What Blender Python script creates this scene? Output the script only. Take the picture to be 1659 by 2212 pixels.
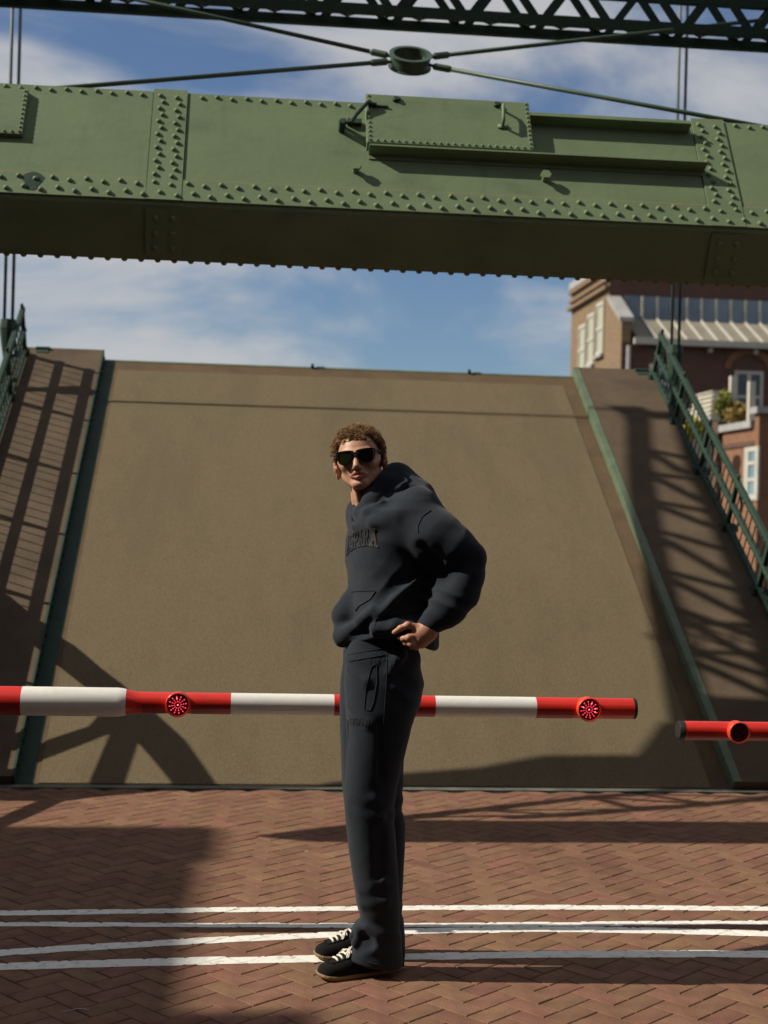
import bpy, bmesh, math, random
import numpy as np
from mathutils import Vector, Matrix
from mathutils.bvhtree import BVHTree
random.seed(7)
rng = np.random.default_rng(7)
scene = bpy.context.scene
for o in list(bpy.data.objects):
    bpy.data.objects.remove(o)

# ------------------------------------------------------------------ camera
YAW, ROLL, CAMH = math.radians(5.63), math.radians(1.5), 1.57
FW = np.array([math.sin(YAW), math.cos(YAW), 0.0])
R0 = np.array([math.cos(YAW), -math.sin(YAW), 0.0])
U0 = np.array([0.0, 0.0, 1.0])
UP = U0 * math.cos(ROLL) - R0 * math.sin(ROLL)
RT = R0 * math.cos(ROLL) + U0 * math.sin(ROLL)
CAM = np.array([0.0, 0.0, CAMH])
cam_data = bpy.data.cameras.new('camera')
cam = bpy.data.objects.new('camera', cam_data)
scene.collection.objects.link(cam)
M = Matrix(((RT[0], UP[0], -FW[0], CAM[0]), (RT[1], UP[1], -FW[1], CAM[1]), (RT[2], UP[2], -FW[2], CAM[2]), (0, 0, 0, 1)))
cam.matrix_world = M
cam_data.sensor_fit = 'VERTICAL'
cam_data.sensor_height = 36.0
cam_data.sensor_width = 27.0
cam_data.lens = 36.0 * 3072.0 / 2212.0
cam_data.clip_end = 3000
cam_data.dof.use_dof = True
cam_data.dof.focus_distance = 4.86
cam_data.dof.aperture_fstop = 3.4
scene.camera = cam

# ------------------------------------------------------------------ light
SUN = np.array([-1.4, 0.0, 1.2]); SUN = SUN / np.linalg.norm(SUN)
ELEV = math.asin(SUN[2])
sun_data = bpy.data.lights.new('sun', 'SUN')
sun_data.energy = 5.0
sun_data.angle = math.radians(0.53)
sun_data.color = (1.0, 0.925, 0.80)
sun = bpy.data.objects.new('sun', sun_data)
scene.collection.objects.link(sun)
sun.rotation_euler = Vector(SUN).to_track_quat('Z', 'Y').to_euler()
world = bpy.data.worlds.new('World')
scene.world = world
world.use_nodes = True
wn = world.node_tree.nodes; wl = world.node_tree.links
wn.clear()
wout = wn.new('ShaderNodeOutputWorld'); bg = wn.new('ShaderNodeBackground')
sky = wn.new('ShaderNodeTexSky'); sky.sky_type = 'NISHITA'; sky.sun_disc = False
sky.sun_elevation = ELEV; sky.sun_rotation = math.radians(-90)
sky.air_density = 1.0; sky.dust_density = 0.25; sky.ozone_density = 2.0
bg.inputs['Strength'].default_value = 0.05
tc = wn.new('ShaderNodeTexCoord')
mp = wn.new('ShaderNodeMapping'); mp.inputs['Rotation'].default_value = (0.0, math.radians(24), math.radians(8)); mp.inputs['Scale'].default_value = (2.6, 1.2, 6.2)
mp.inputs['Location'].default_value = (0.55, 0.2, 0.42)
n1 = wn.new('ShaderNodeTexNoise'); n1.inputs['Scale'].default_value = 1.25; n1.inputs['Detail'].default_value = 7.0; n1.inputs['Roughness'].default_value = 0.55; n1.inputs['Distortion'].default_value = 0.5
cr = wn.new('ShaderNodeValToRGB'); cr.color_ramp.elements[0].position = 0.34; cr.color_ramp.elements[1].position = 0.56
cr.color_ramp.elements[0].color = (0.04, 0.04, 0.04, 1); cr.color_ramp.elements[1].color = (0.86, 0.86, 0.86, 1)
cr.color_ramp.interpolation = 'EASE'
mx = wn.new('ShaderNodeMix'); mx.data_type = 'RGBA'
mx.inputs['B'].default_value = (10.0, 10.0, 10.0, 1)
wl.new(tc.outputs['Generated'], mp.inputs['Vector']); wl.new(mp.outputs['Vector'], n1.inputs['Vector'])
wl.new(n1.outputs['Fac'], cr.inputs['Fac']); wl.new(cr.outputs['Color'], mx.inputs['Factor'])
tint = wn.new('ShaderNodeMix'); tint.data_type = 'RGBA'; tint.blend_type = 'MULTIPLY'; tint.inputs['Factor'].default_value = 1.0
tint.inputs['B'].default_value = (0.96, 1.15, 1.39, 1)
wl.new(sky.outputs['Color'], tint.inputs['A']); wl.new(tint.outputs['Result'], mx.inputs['A']); wl.new(mx.outputs['Result'], bg.inputs['Color'])
wl.new(bg.outputs['Background'], wout.inputs['Surface'])
scene.view_settings.view_transform = 'Standard'
scene.view_settings.look = 'None'
scene.view_settings.exposure = 0.14
scene.view_settings.gamma = 1.0
scene.render.engine = 'CYCLES'
scene.cycles.max_bounces = 6

# ------------------------------------------------------------------ measuring helpers (photo survey -> metres)
FD = 3072.0
def ray(px, py):
    return FW + RT * (px - 829.5) / FD - UP * (py - 1106.0) / FD
def hit(px, py, p0, n):
    d = ray(px, py); n = np.asarray(n, float)
    return CAM + d * (((np.asarray(p0, float) - CAM) @ n) / (d @ n))
def at(px, py, Y):
    return hit(px, py, (0, Y, 0), (0, 1, 0))
def gnd(px, py, z=0.0):
    return hit(px, py, (0, 0, z), (0, 0, 1))

# ------------------------------------------------------------------ materials
def mat(name, col, col2=None, rough=0.6, scale=6.0, detail=5.0, bump=0.0, bscale=60.0, metal=0.0, spec=0.4, lo=0.35, hi=0.65, sheen=0.0, objrand=0.0, emit=None, coat=0.0):
    m = bpy.data.materials.new(name); m.use_nodes = True
    nt = m.node_tree; N = nt.nodes; L = nt.links
    b = N['Principled BSDF']
    b.inputs['Roughness'].default_value = rough
    b.inputs['Metallic'].default_value = metal
    b.inputs['Specular IOR Level'].default_value = spec
    if sheen:
        b.inputs['Sheen Weight'].default_value = sheen; b.inputs['Sheen Roughness'].default_value = 0.5
    if coat:
        b.inputs['Coat Weight'].default_value = coat; b.inputs['Coat Roughness'].default_value = 0.15
    c1 = tuple(col) + (1,)
    src = None
    tcn = N.new('ShaderNodeTexCoord')
    if col2 is not None:
        nz = N.new('ShaderNodeTexNoise'); nz.inputs['Scale'].default_value = scale; nz.inputs['Detail'].default_value = detail; nz.inputs['Roughness'].default_value = 0.62
        L.new(tcn.outputs['Object'], nz.inputs['Vector'])
        rp = N.new('ShaderNodeValToRGB'); rp.color_ramp.elements[0].position = lo; rp.color_ramp.elements[1].position = hi
        rp.color_ramp.elements[0].color = c1; rp.color_ramp.elements[1].color = tuple(col2) + (1,)
        L.new(nz.outputs['Fac'], rp.inputs['Fac'])
        src = rp.outputs['Color']
    if objrand:
        oi = N.new('ShaderNodeObjectInfo'); ge = N.new('ShaderNodeNewGeometry')
        ad = N.new('ShaderNodeMath'); ad.operation = 'ADD'
        L.new(oi.outputs['Random'], ad.inputs[0]); L.new(ge.outputs['Random Per Island'], ad.inputs[1])
        fr = N.new('ShaderNodeMath'); fr.operation = 'FRACT'; L.new(ad.outputs[0], fr.inputs[0])
        mr = N.new('ShaderNodeMapRange'); mr.inputs['To Min'].default_value = 1 - objrand; mr.inputs['To Max'].default_value = 1 + objrand
        L.new(fr.outputs[0], mr.inputs['Value'])
        hs = N.new('ShaderNodeHueSaturation')
        h2 = N.new('ShaderNodeMapRange'); h2.inputs['To Min'].default_value = 0.488; h2.inputs['To Max'].default_value = 0.512
        f2 = N.new('ShaderNodeMath'); f2.operation = 'MULTIPLY'; f2.inputs[1].default_value = 7.31
        f3 = N.new('ShaderNodeMath'); f3.operation = 'FRACT'
        L.new(fr.outputs[0], f2.inputs[0]); L.new(f2.outputs[0], f3.inputs[0]); L.new(f3.outputs[0], h2.inputs['Value'])
        L.new(h2.outputs[0], hs.inputs['Hue'])
        L.new(mr.outputs[0], hs.inputs['Value'])
        if src is None: hs.inputs['Color'].default_value = c1
        else: L.new(src, hs.inputs['Color'])
        src = hs.outputs['Color']
    if src is None: b.inputs['Base Color'].default_value = c1
    else: L.new(src, b.inputs['Base Color'])
    if bump:
        nb = N.new('ShaderNodeTexNoise'); nb.inputs['Scale'].default_value = bscale; nb.inputs['Detail'].default_value = 4.0
        L.new(tcn.outputs['Object'], nb.inputs['Vector'])
        bp = N.new('ShaderNodeBump'); bp.inputs['Strength'].default_value = bump; bp.inputs['Distance'].default_value = 0.01
        L.new(nb.outputs['Fac'], bp.inputs['Height']); L.new(bp.outputs['Normal'], b.inputs['Normal'])
    if emit:
        b.inputs['Emission Color'].default_value = tuple(emit[0]) + (1,); b.inputs['Emission Strength'].default_value = emit[1]
    return m

M_BRICK = mat('clinker_brick', (0.225, 0.118, 0.072), (0.165, 0.087, 0.055), 0.92, scale=11.0, detail=10, bump=0.5, bscale=160, objrand=0.11, spec=0.2)
M_SAND = mat('joint_sand', (0.13, 0.075, 0.05), (0.06, 0.04, 0.03), 0.95, scale=40, bump=0.5, bscale=200)
M_PAINT = mat('road_paint', (0.76, 0.74, 0.67), (0.42, 0.36, 0.30), 0.7, scale=26, detail=10, lo=0.52, hi=0.74, bump=0.25, bscale=160)
M_GROUND = mat('dark_ground', (0.065, 0.06, 0.055), (0.045, 0.042, 0.04), 0.9, scale=1.5)  # unseen ground made dark to cut light bounced onto shaded faces
M_WATER = mat('canal_water', (0.02, 0.03, 0.025), None, 0.08, bump=0.3, bscale=3)
M_QUAY = mat('quay_stone', (0.2, 0.18, 0.16), (0.11, 0.10, 0.09), 0.9, scale=2)
M_DECK = mat('deck_grit', (0.196, 0.152, 0.088), (0.122, 0.094, 0.055), 0.95, scale=105.0, detail=5, lo=0.34, hi=0.68, bump=0.7, bscale=170, spec=0.2)
def specks(m, scale, thr, col):
    nt = m.node_tree; N = nt.nodes; L = nt.links; b = N['Principled BSDF']; src = b.inputs['Base Color'].links[0].from_socket
    tcn = N.new('ShaderNodeTexCoord'); vo = N.new('ShaderNodeTexVoronoi'); vo.inputs['Scale'].default_value = scale; L.new(tcn.outputs['Object'], vo.inputs['Vector'])
    wn_ = N.new('ShaderNodeTexWhiteNoise'); L.new(vo.outputs['Color'], wn_.inputs['Vector'])
    a = N.new('ShaderNodeMath'); a.operation = 'MULTIPLY'; a.inputs[1].default_value = thr; L.new(wn_.outputs['Value'], a.inputs[0])
    p_ = N.new('ShaderNodeMath'); p_.operation = 'POWER'; p_.inputs[1].default_value = 1.0; L.new(a.outputs[0], p_.inputs[0])
    sub = N.new('ShaderNodeMath'); sub.operation = 'SUBTRACT'; sub.inputs[1].default_value = thr * 0.8; L.new(p_.outputs[0], sub.inputs[0])
    lt = N.new('ShaderNodeMath'); lt.operation = 'LESS_THAN'; L.new(vo.outputs['Distance'], lt.inputs[0]); L.new(sub.outputs[0], lt.inputs[1])
    ml = N.new('ShaderNodeMath'); ml.operation = 'MULTIPLY'; ml.inputs[1].default_value = 0.6; L.new(lt.outputs[0], ml.inputs[0])
    mx_ = N.new('ShaderNodeMix'); mx_.data_type = 'RGBA'; L.new(src, mx_.inputs['A']); mx_.inputs['B'].default_value = (*col, 1); L.new(ml.outputs[0], mx_.inputs['Factor']); L.new(mx_.outputs['Result'], b.inputs['Base Color'])
def stains(m, scl, lo, hi, amt, seed):
    nt = m.node_tree; N = nt.nodes; L = nt.links; b = N['Principled BSDF']; src = b.inputs['Base Color'].links[0].from_socket
    tcn = N.new('ShaderNodeTexCoord'); mp_ = N.new('ShaderNodeMapping'); mp_.inputs['Scale'].default_value = scl; mp_.inputs['Location'].default_value = (seed, seed * 1.7, 0)
    nz = N.new('ShaderNodeTexNoise'); nz.inputs['Scale'].default_value = 1.0; nz.inputs['Detail'].default_value = 6; nz.inputs['Roughness'].default_value = 0.6
    L.new(tcn.outputs['Object'], mp_.inputs['Vector']); L.new(mp_.outputs['Vector'], nz.inputs['Vector'])
    mr = N.new('ShaderNodeMapRange'); mr.interpolation_type = 'SMOOTHSTEP'; mr.inputs['From Min'].default_value = lo; mr.inputs['From Max'].default_value = hi; mr.inputs['To Min'].default_value = 1.0; mr.inputs['To Max'].default_value = 1 - amt
    L.new(nz.outputs['Fac'], mr.inputs['Value'])
    vm = N.new('ShaderNodeVectorMath'); vm.operation = 'SCALE'; L.new(src, vm.inputs[0]); L.new(mr.outputs[0], vm.inputs['Scale']); L.new(vm.outputs[0], b.inputs['Base Color'])
stains(M_DECK, (2.2, 0.5, 0.5), 0.42, 0.72, 0.12, 3.0); stains(M_DECK, (5, 2.5, 2.5), 0.5, 0.75, 0.08, 9.0)
stains(M_BRICK, (1.1, 1.1, 1.1), 0.45, 0.75, 0.25, 4.0)
specks(M_DECK, 5.0, 0.5, (0.09, 0.06, 0.035)); specks(M_DECK, 2.3, 0.22, (0.34, 0.30, 0.20)); specks(M_BRICK, 16.0, 0.5, (0.40, 0.32, 0.25))
M_DECKB = mat('deck_border_grit', (0.132, 0.090, 0.050), (0.098, 0.068, 0.04), 0.95, scale=5, detail=8, bump=0.5, bscale=120, spec=0.2)
M_WALK = mat('walkway_grit', (0.122, 0.088, 0.057), (0.086, 0.063, 0.042), 0.95, scale=3, detail=8, bump=0.5, bscale=110, spec=0.2)
M_GREEN = mat('bridge_green_paint', (0.165, 0.224, 0.120), (0.146, 0.200, 0.106), 0.68, scale=3.0, detail=6, bump=0.12, bscale=25, spec=0.3)
M_GREEND = mat('railing_green_paint', (0.026, 0.055, 0.036), (0.018, 0.040, 0.028), 0.68, scale=8, bump=0.2, bscale=60, spec=0.3)
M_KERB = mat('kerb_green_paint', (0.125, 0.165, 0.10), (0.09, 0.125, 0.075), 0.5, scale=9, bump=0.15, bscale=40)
M_TIE = mat('tie_rod_green', (0.055, 0.095, 0.06), (0.04, 0.07, 0.045), 0.45, scale=8)
M_ROD = mat('hanger_grey_green', (0.13, 0.17, 0.16), (0.10, 0.13, 0.12), 0.5, scale=6)
M_RUST = mat('rust_stain', (0.34, 0.19, 0.09), (0.20, 0.19, 0.09), 0.8, scale=14)
M_BLACK = mat('black_rubber', (0.015, 0.015, 0.015), None, 0.6)
M_RED = mat('barrier_red', (0.72, 0.030, 0.015), (0.62, 0.022, 0.012), 0.35, scale=5, spec=0.5, coat=0.3)
M_TAPE = mat('red_reflective_tape', (0.36, 0.006, 0.006), (0.26, 0.004, 0.004), 0.4, scale=60, spec=0.5, coat=0.3)
M_WHITE = mat('barrier_white', (0.80, 0.78, 0.72), (0.70, 0.68, 0.62), 0.5, scale=30, lo=0.3, hi=0.9)
M_HOUS = mat('lamp_housing_orange', (0.72, 0.055, 0.02), None, 0.4)
M_LENS = mat('lamp_lens_dark', (0.05, 0.002, 0.008), None, 0.12, spec=0.4)
M_LED = mat('led_lit', (0.8, 0.02, 0.02), None, 0.3, emit=((1.0, 0.05, 0.08), 1.5))
M_LEDC = mat('led_core', (0.9, 0.2, 0.2), None, 0.3, emit=((1.0, 0.20, 0.24), 2.0))
M_LEDOFF = mat('led_off', (0.25, 0.01, 0.02), None, 0.3)

specks(M_GREEN, 4.0, 0.16, (0.42, 0.40, 0.30)); stains(M_GREEN, (3.0, 6, 6), 0.45, 0.8, 0.22, 2.0); stains(M_GREEN, (9.0, 1.4, 1.4), 0.52, 0.8, 0.14, 6.0); specks(M_GREEN, 2.6, 0.18, (0.22, 0.11, 0.05))
stains(M_RED, (6, 20, 20), 0.5, 0.8, 0.18, 1.0); stains(M_WHITE, (5, 30, 30), 0.5, 0.85, 0.15, 2.0)
# ------------------------------------------------------------------ mesh helpers
class MB:
    def __init__(s): s.v = []; s.f = []
    def add(s, verts, faces):
        k = len(s.v); s.v += [tuple(map(float, p)) for p in verts]; s.f += [tuple(i + k for i in f) for f in faces]; return s
    def box(s, a, b):
        x0, y0, z0 = a; x1, y1, z1 = b
        return s.add([(x0, y0, z0), (x1, y0, z0), (x1, y1, z0), (x0, y1, z0), (x0, y0, z1), (x1, y0, z1), (x1, y1, z1), (x0, y1, z1)],
                     [(0, 3, 2, 1), (4, 5, 6, 7), (0, 1, 5, 4), (1, 2, 6, 5), (2, 3, 7, 6), (3, 0, 4, 7)])
    def obox(s, o, ex, ey, ez):
        o, ex, ey, ez = map(lambda q: np.asarray(q, float), (o, ex, ey, ez))
        P = [o, o + ex, o + ex + ey, o + ey, o + ez, o + ex + ez, o + ex + ey + ez, o + ey + ez]
        return s.add(P, [(0, 3, 2, 1), (4, 5, 6, 7), (0, 1, 5, 4), (1, 2, 6, 5), (2, 3, 7, 6), (3, 0, 4, 7)])
    def prism(s, poly, d):
        d = np.asarray(d, float); P = [np.asarray(p, float) for p in poly]; n = len(P)
        return s.add(P + [p + d for p in P], [tuple(range(n))[::-1], tuple(range(n, 2 * n))] + [(i, (i + 1) % n, n + (i + 1) % n, n + i) for i in range(n)])
    def tube(s, pts, r, seg=8, cap=True):
        pts = [np.asarray(p, float) for p in pts]; n = len(pts)
        rs = [r] * n if np.isscalar(r) else list(r)
        t0 = pts[1] - pts[0]; t0 /= np.linalg.norm(t0)
        ref = np.array([0, 0, 1.0]) if abs(t0[2]) < 0.9 else np.array([1.0, 0, 0])
        x = np.cross(ref, t0); x /= np.linalg.norm(x)
        V = []
        for i, p in enumerate(pts):
            t = pts[min(i + 1, n - 1)] - pts[max(i - 1, 0)]; t = t / (np.linalg.norm(t) + 1e-12)
            x = x - t * (x @ t); x /= np.linalg.norm(x); y = np.cross(t, x)
            for k in range(seg):
                a = 2 * math.pi * k / seg
                V.append(p + rs[i] * (math.cos(a) * x + math.sin(a) * y))
        Fc = [(i * seg + k, i * seg + (k + 1) % seg, (i + 1) * seg + (k + 1) % seg, (i + 1) * seg + k) for i in range(n - 1) for k in range(seg)]
        if cap: Fc += [tuple(range(seg))[::-1], tuple((n - 1) * seg + k for k in range(seg))]
        return s.add(V, Fc)
    def bar(s, p, q, w, h, side=(0, 0, 1)):
        p, q = np.asarray(p, float), np.asarray(q, float); t = q - p
        sd = np.asarray(side, float); sd = sd - t * (sd @ t) / (t @ t); sd /= np.linalg.norm(sd)
        o = np.cross(t / np.linalg.norm(t), sd)
        return s.obox(p - sd * h / 2 - o * w / 2, t, o * w, sd * h)
    def build(s, name, m, parent=None, smooth=False, origin=None):
        me = bpy.data.meshes.new(name)
        if origin is not None:
            ov = np.asarray(origin, float); vv = [tuple(np.asarray(p) - ov) for p in s.v]
        else: vv = s.v
        me.from_pydata(vv, [], s.f); me.update()
        if m: me.materials.append(m)
        if smooth: me.polygons.foreach_set('use_smooth', [True] * len(me.polygons))
        return link(name, me, parent, origin)
def link(name, data, parent=None, origin=None):
    o = bpy.data.objects.new(name, data); scene.collection.objects.link(o)
    if origin is not None: o.location = origin
    if parent is not None:
        o.parent = parent
        pw = world_of(parent)
        o.matrix_parent_inverse = pw.inverted()
    return o
def world_of(o):
    m = o.matrix_basis.copy()
    if o.parent is not None: m = world_of(o.parent) @ o.matrix_parent_inverse @ m
    return m
def empty(name, loc):
    o = bpy.data.objects.new(name, None); scene.collection.objects.link(o); o.location = loc; o.empty_display_size = 0.2; return o
def tag(o, label, cat, group=None):
    o['label'] = label; o['category'] = cat
    if group: o['group'] = group
    return o
def fix_normals(o):
    bm = bmesh.new(); bm.from_mesh(o.data); bmesh.ops.recalc_face_normals(bm, faces=bm.faces); bm.to_mesh(o.data); bm.free()
def bevel(o, w, seg=2):
    md = o.modifiers.new('bevel', 'BEVEL'); md.width = w; md.segments = seg; md.limit_method = 'ANGLE'; md.angle_limit = math.radians(40)
    return o

# ================================================================== SETTING
HY = 8.06                                        # hinge line of the leaf
def struct(o): o['kind'] = 'structure'; return o
g = MB(); g.add([(-900, -900, -0.07), (900, -900, -0.07), (900, HY + 0.06, -0.07), (-900, HY + 0.06, -0.07)], [(0, 1, 2, 3)])
g.add([(-900, 31, -0.07), (900, 31, -0.07), (900, 1500, -0.07), (-900, 1500, -0.07)], [(0, 1, 2, 3)])
struct(g.build('ground', M_GROUND))
w = MB(); w.add([(-900, HY, -1.6), (900, HY, -1.6), (900, 31.2, -1.6), (-900, 31.2, -1.6)], [(0, 1, 2, 3)])
struct(w.build('canal_water', M_WATER))
for yy in (HY + 0.06, 30.9):
    q = MB(); q.box((-900, yy, -2.0), (900, yy + 0.1, -0.075)); struct(q.build('quay_wall', M_QUAY))

# ---- brick pavement: herringbone clinkers
BW = 0.086; BANG = math.radians(41.0)
bc, bs = math.cos(BANG), math.sin(BANG)
def to_uv(x, y): return (x * bc + y * bs) / BW, (-x * bs + y * bc) / BW
def to_xy(p, q): return (p * bc - q * bs) * BW, (p * bs + q * bc) * BW
base = MB(); base.box((-6, 2.5, -0.06), (7, HY - 0.02, -0.009))
pavement = struct(base.build('pavement', M_SAND))
def brick_rand(i, j, k):
    h = math.sin(i * 127.1 + j * 311.7 + k * 74.7) * 43758.5453
    return h - math.floor(h)
def brick_mesh():
    L, Wd, gp = 2 * BW - 0.0036, BW - 0.0036, 0.0026
    b = MB(); x, y = L / 2, Wd / 2
    lo = [(-x, -y, -0.03), (x, -y, -0.03), (x, y, -0.03), (-x, y, -0.03)]
    md = [(-x, -y, -gp), (x, -y, -gp), (x, y, -gp), (-x, y, -gp)]
    tp = [(-x + gp, -y + gp, 0), (x - gp, -y + gp, 0), (x - gp, y - gp, 0), (-x + gp, y - gp, 0)]
    b.add(lo + md + tp, [(8, 9, 10, 11)] + [(i, (i + 1) % 4, 4 + (i + 1) % 4, 4 + i) for i in range(4)] + [(4 + i, 4 + (i + 1) % 4, 8 + (i + 1) % 4, 8 + i) for i in range(4)])
    return b
BRM = brick_mesh()
bricks = []
for i in range(-120, 160):
    for j in range(-160, 160):
        m4 = (i - j) % 4
        if m4 == 0: p, q, rot = i + 1.0, j + 0.5, BANG
        elif m4 == 2: p, q, rot = i + 0.5, j, BANG + math.pi / 2
        else: continue
        x, y = to_xy(p, q)
        if not (3.6 < y < HY - 0.09 and -2.6 < x < 4.6): continue
        dx, dy, dz = (brick_rand(i, j, 1) - 0.5), (brick_rand(i, j, 2) - 0.5), brick_rand(i, j, 3)
        zt = (dz - 0.5) * 0.0024
        bricks.append((x, y, zt, rot, (dx * 0.006, dy * 0.008), i, j))
brick_z = {}
for b in bricks: brick_z[(b[5], b[6])] = b
def in_view(x, y):
    d = np.array([x, y, 0]) - CAM; dep = d @ FW
    if dep < 1: return None
    px, py = 829.5 + FD * (d @ RT) / dep, 1106 - FD * (d @ UP) / dep
    if -40 < px < 1700 and py < 2260: return dep
    return None
vis = [(in_view(b[0], b[1]), k) for k, b in enumerate(bricks)]
near = sorted([v for v in vis if v[0]])[:300]
nearset = {k for _, k in near}
bme = bpy.data.meshes.new('brick'); bme.from_pydata(BRM.v, [], BRM.f); bme.materials.append(M_BRICK)
rest = MB()
for k, b in enumerate(bricks):
    x, y, zt, rot, (tx, ty), i, j = b
    mw = Matrix.Translation((x, y, zt)) @ Matrix.Rotation(rot + (brick_rand(i, j, 5) - 0.5) * 0.02, 4, 'Z') @ Matrix.Rotation(tx, 4, 'X') @ Matrix.Rotation(ty, 4, 'Y')
    if k in nearset:
        o = bpy.data.objects.new('brick', bme); scene.collection.objects.link(o)
        o.parent = pavement; o.matrix_basis = mw
    else:
        rest.add([tuple(mw @ Vector(v)) for v in BRM.v], BRM.f)
ro = rest.build('brick_field', M_BRICK, pavement); ro['kind'] = 'stuff'
# painted lines follow the bricks under them
def brick_top(x, y):
    p, q = to_uv(x, y); i, j = math.floor(p), math.floor(q); m4 = (i - j) % 4
    if m4 == 0: key = (i, j); c = (i + 1.0, j + 0.5); hx, hy = 1.0, 0.5
    elif m4 == 1: key = (i - 1, j); c = (i, j + 0.5); hx, hy = 1.0, 0.5
    elif m4 == 2: key = (i, j); c = (i + 0.5, j); hx, hy = 0.5, 1.0
    else: key = (i, j + 1); c = (i + 0.5, j + 1.0); hx, hy = 0.5, 1.0
    e = min(hx - abs(p - c[0]), hy - abs(q - c[1])) * BW
    b = brick_z.get(key); zt = b[2] if b else 0
    if b:
        lx, ly = x - b[0], y - b[1]; cr_, sr_ = math.cos(b[3]), math.sin(b[3])
        u_, v_ = lx * cr_ + ly * sr_, -lx * sr_ + ly * cr_
        zt += v_ * b[4][0] - u_ * b[4][1]
    return zt, e, key
def zg(x, y): return (x * 0.5667 * 0.8848, (1600 + y * 0.5667) * 0.8848)
def zh(x, y): return ((935 + x * 0.5667) * 0.8848, (1600 + y * 0.5667) * 0.8848)
LINES = [([zg(-300, 1118), zg(0, 1112), zg(500, 1104), zg(1000, 1098), zg(1500, 1092), zh(100, 1087), zh(700, 1087), zh(1200, 1088), zh(1659, 1092), zh(2000, 1096)], 0.066),
         ([zg(-300, 1160), zg(0, 1160), zg(500, 1160), zg(1000, 1163), zg(1500, 1166), zh(100, 1163), zh(600, 1159), zh(1100, 1157), zh(1659, 1151), zh(2000, 1149)], 0.056),
         ([zg(-300, 1302), zg(0, 1282), zg(500, 1252), zg(1000, 1222), zg(1500, 1204), zh(100, 1190), zh(500, 1183), zh(900, 1182), zh(1300, 1190), zh(1659, 1201), zh(2000, 1212)], 0.072),
         ([zg(-300, 1358), zg(0, 1343), zg(500, 1327), zg(1000, 1315), zg(1400, 1308), zh(100, 1298), zh(500, 1292), zh(1000, 1288), zh(1659, 1288), zh(2000, 1290)], 0.080)]
for pts, wd in LINES:
    G = np.array([gnd(*p)[:2] for p in pts])
    xs = np.arange(G[0, 0], G[-1, 0], 0.0065)
    co = np.polyfit(G[:, 0], G[:, 1], 5); ys = np.polyval(co, xs)
    NW = 13
    V = []; 
    for x, y in zip(xs, ys):
        z0, e0, k0 = brick_top(x, y + wd / 2); z1, e1, k1 = brick_top(x, y - wd / 2)
        up = wd / 2 + (brick_rand(*k0, 8) - 0.5) * 0.006 - (0.004 if e0 < 0.004 else 0)
        dn = -wd / 2 + (brick_rand(*k1, 9) - 0.5) * 0.006 + (0.004 if e1 < 0.004 else 0)
        for k in range(NW):
            yy = y + dn + (up - dn) * k / (NW - 1)
            z, e, _ = brick_top(x, yy)
            z = z + 0.0012 - (0.0022 * max(0.0, 1 - e / 0.0045))
            V.append((x, yy, z))
    Fc = [(i * NW + k, (i + 1) * NW + k, (i + 1) * NW + k + 1, i * NW + k + 1) for i in range(len(xs) - 1) for k in range(NW - 1)]
    b = MB(); b.add(V, Fc); struct(b.build('painted_line', M_PAINT))
# stray paint and chalk marks on the bricks
def mark(px, py, lx, ly, rot, m, seed):
    c = gnd(*zg(px, py)); r_ = np.random.default_rng(seed); n = 16; V = []
    for k in range(n):
        a = 2 * math.pi * k / n; q_ = r_.uniform(0.45, 1.0); x, y = lx * math.cos(a) * q_, ly * math.sin(a) * q_
        X_, Y_ = c[0] + x * math.cos(rot) - y * math.sin(rot), c[1] + x * math.sin(rot) + y * math.cos(rot)
        V.append((X_, Y_, brick_top(X_, Y_)[0] + 0.0018))
    b = MB(); b.add(V, [tuple(range(n))]); b.build('paint_mark', m, pavement)
M_REDM = mat('red_paint_smear', (0.36, 0.07, 0.05), (0.24, 0.09, 0.06), 0.9, scale=80)
M_CHALK = mat('chalk_mark', (0.46, 0.43, 0.38), (0.26, 0.19, 0.15), 0.9, scale=90)
for i_, a_ in enumerate(((945, 1355, .022, .008, .4, M_REDM), (905, 1366, .028, .006, .3, M_REDM), (780, 1352, .02, .005, .9, M_REDM), (300, 1530, .045, .005, .5, M_CHALK), (350, 1524, .02, .005, .2, M_CHALK), (372, 1528, .012, .005, 0, M_CHALK), (530, 1222, .012, .006, 0, M_CHALK), (645, 1200, .014, .005, 0, M_CHALK), (1320, 845, .014, .012, 0, M_CHALK))): mark(*a_, i_)
# hinge plate in front of the leaf
hp = MB(); hp.box((-2.6, HY - 0.085, -0.05), (4.3, HY - 0.012, 0.006)); 
hp.box((-2.6, HY - 0.012, -0.06), (4.3, HY + 0.01, -0.02))
struct(hp.build('hinge_plate', mat('hinge_steel', (0.16, 0.16, 0.13), (0.05, 0.07, 0.055), 0.6, scale=6)))

# ================================================================== LEAF
TH = math.radians(33.0)
LN = np.array([0, -math.sin(TH), math.cos(TH)]); LV = np.array([0, math.cos(TH), math.sin(TH)]); LX = np.array([1.0, 0, 0])
L0 = np.array([0, HY, 0.0])
def lp(u, v, h=0.0): return L0 + LX * u + LV * v + LN * h
def lbox(mb, u0, u1, v0, v1, h0, h1): return mb.obox(lp(u0, v0, h0), LX * (u1 - u0), LV * (v1 - v0), LN * (h1 - h0))
leaf = tag(empty('bridge_leaf', lp(0.84, 0)), 'raised drawbridge leaf with tan gritted roadway, side walkways and green railings', 'drawbridge')
b = MB(); lbox(b, -1.225, 2.87, 0.0, 5.14, -0.14, 0.0); b.build('roadway_slab', M_DECKB, leaf)
b = MB(); lbox(b, -1.10, 2.755, 0.015, 4.985, -0.05, 0.004); b.build('wearing_course', M_DECK, leaf)
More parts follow.
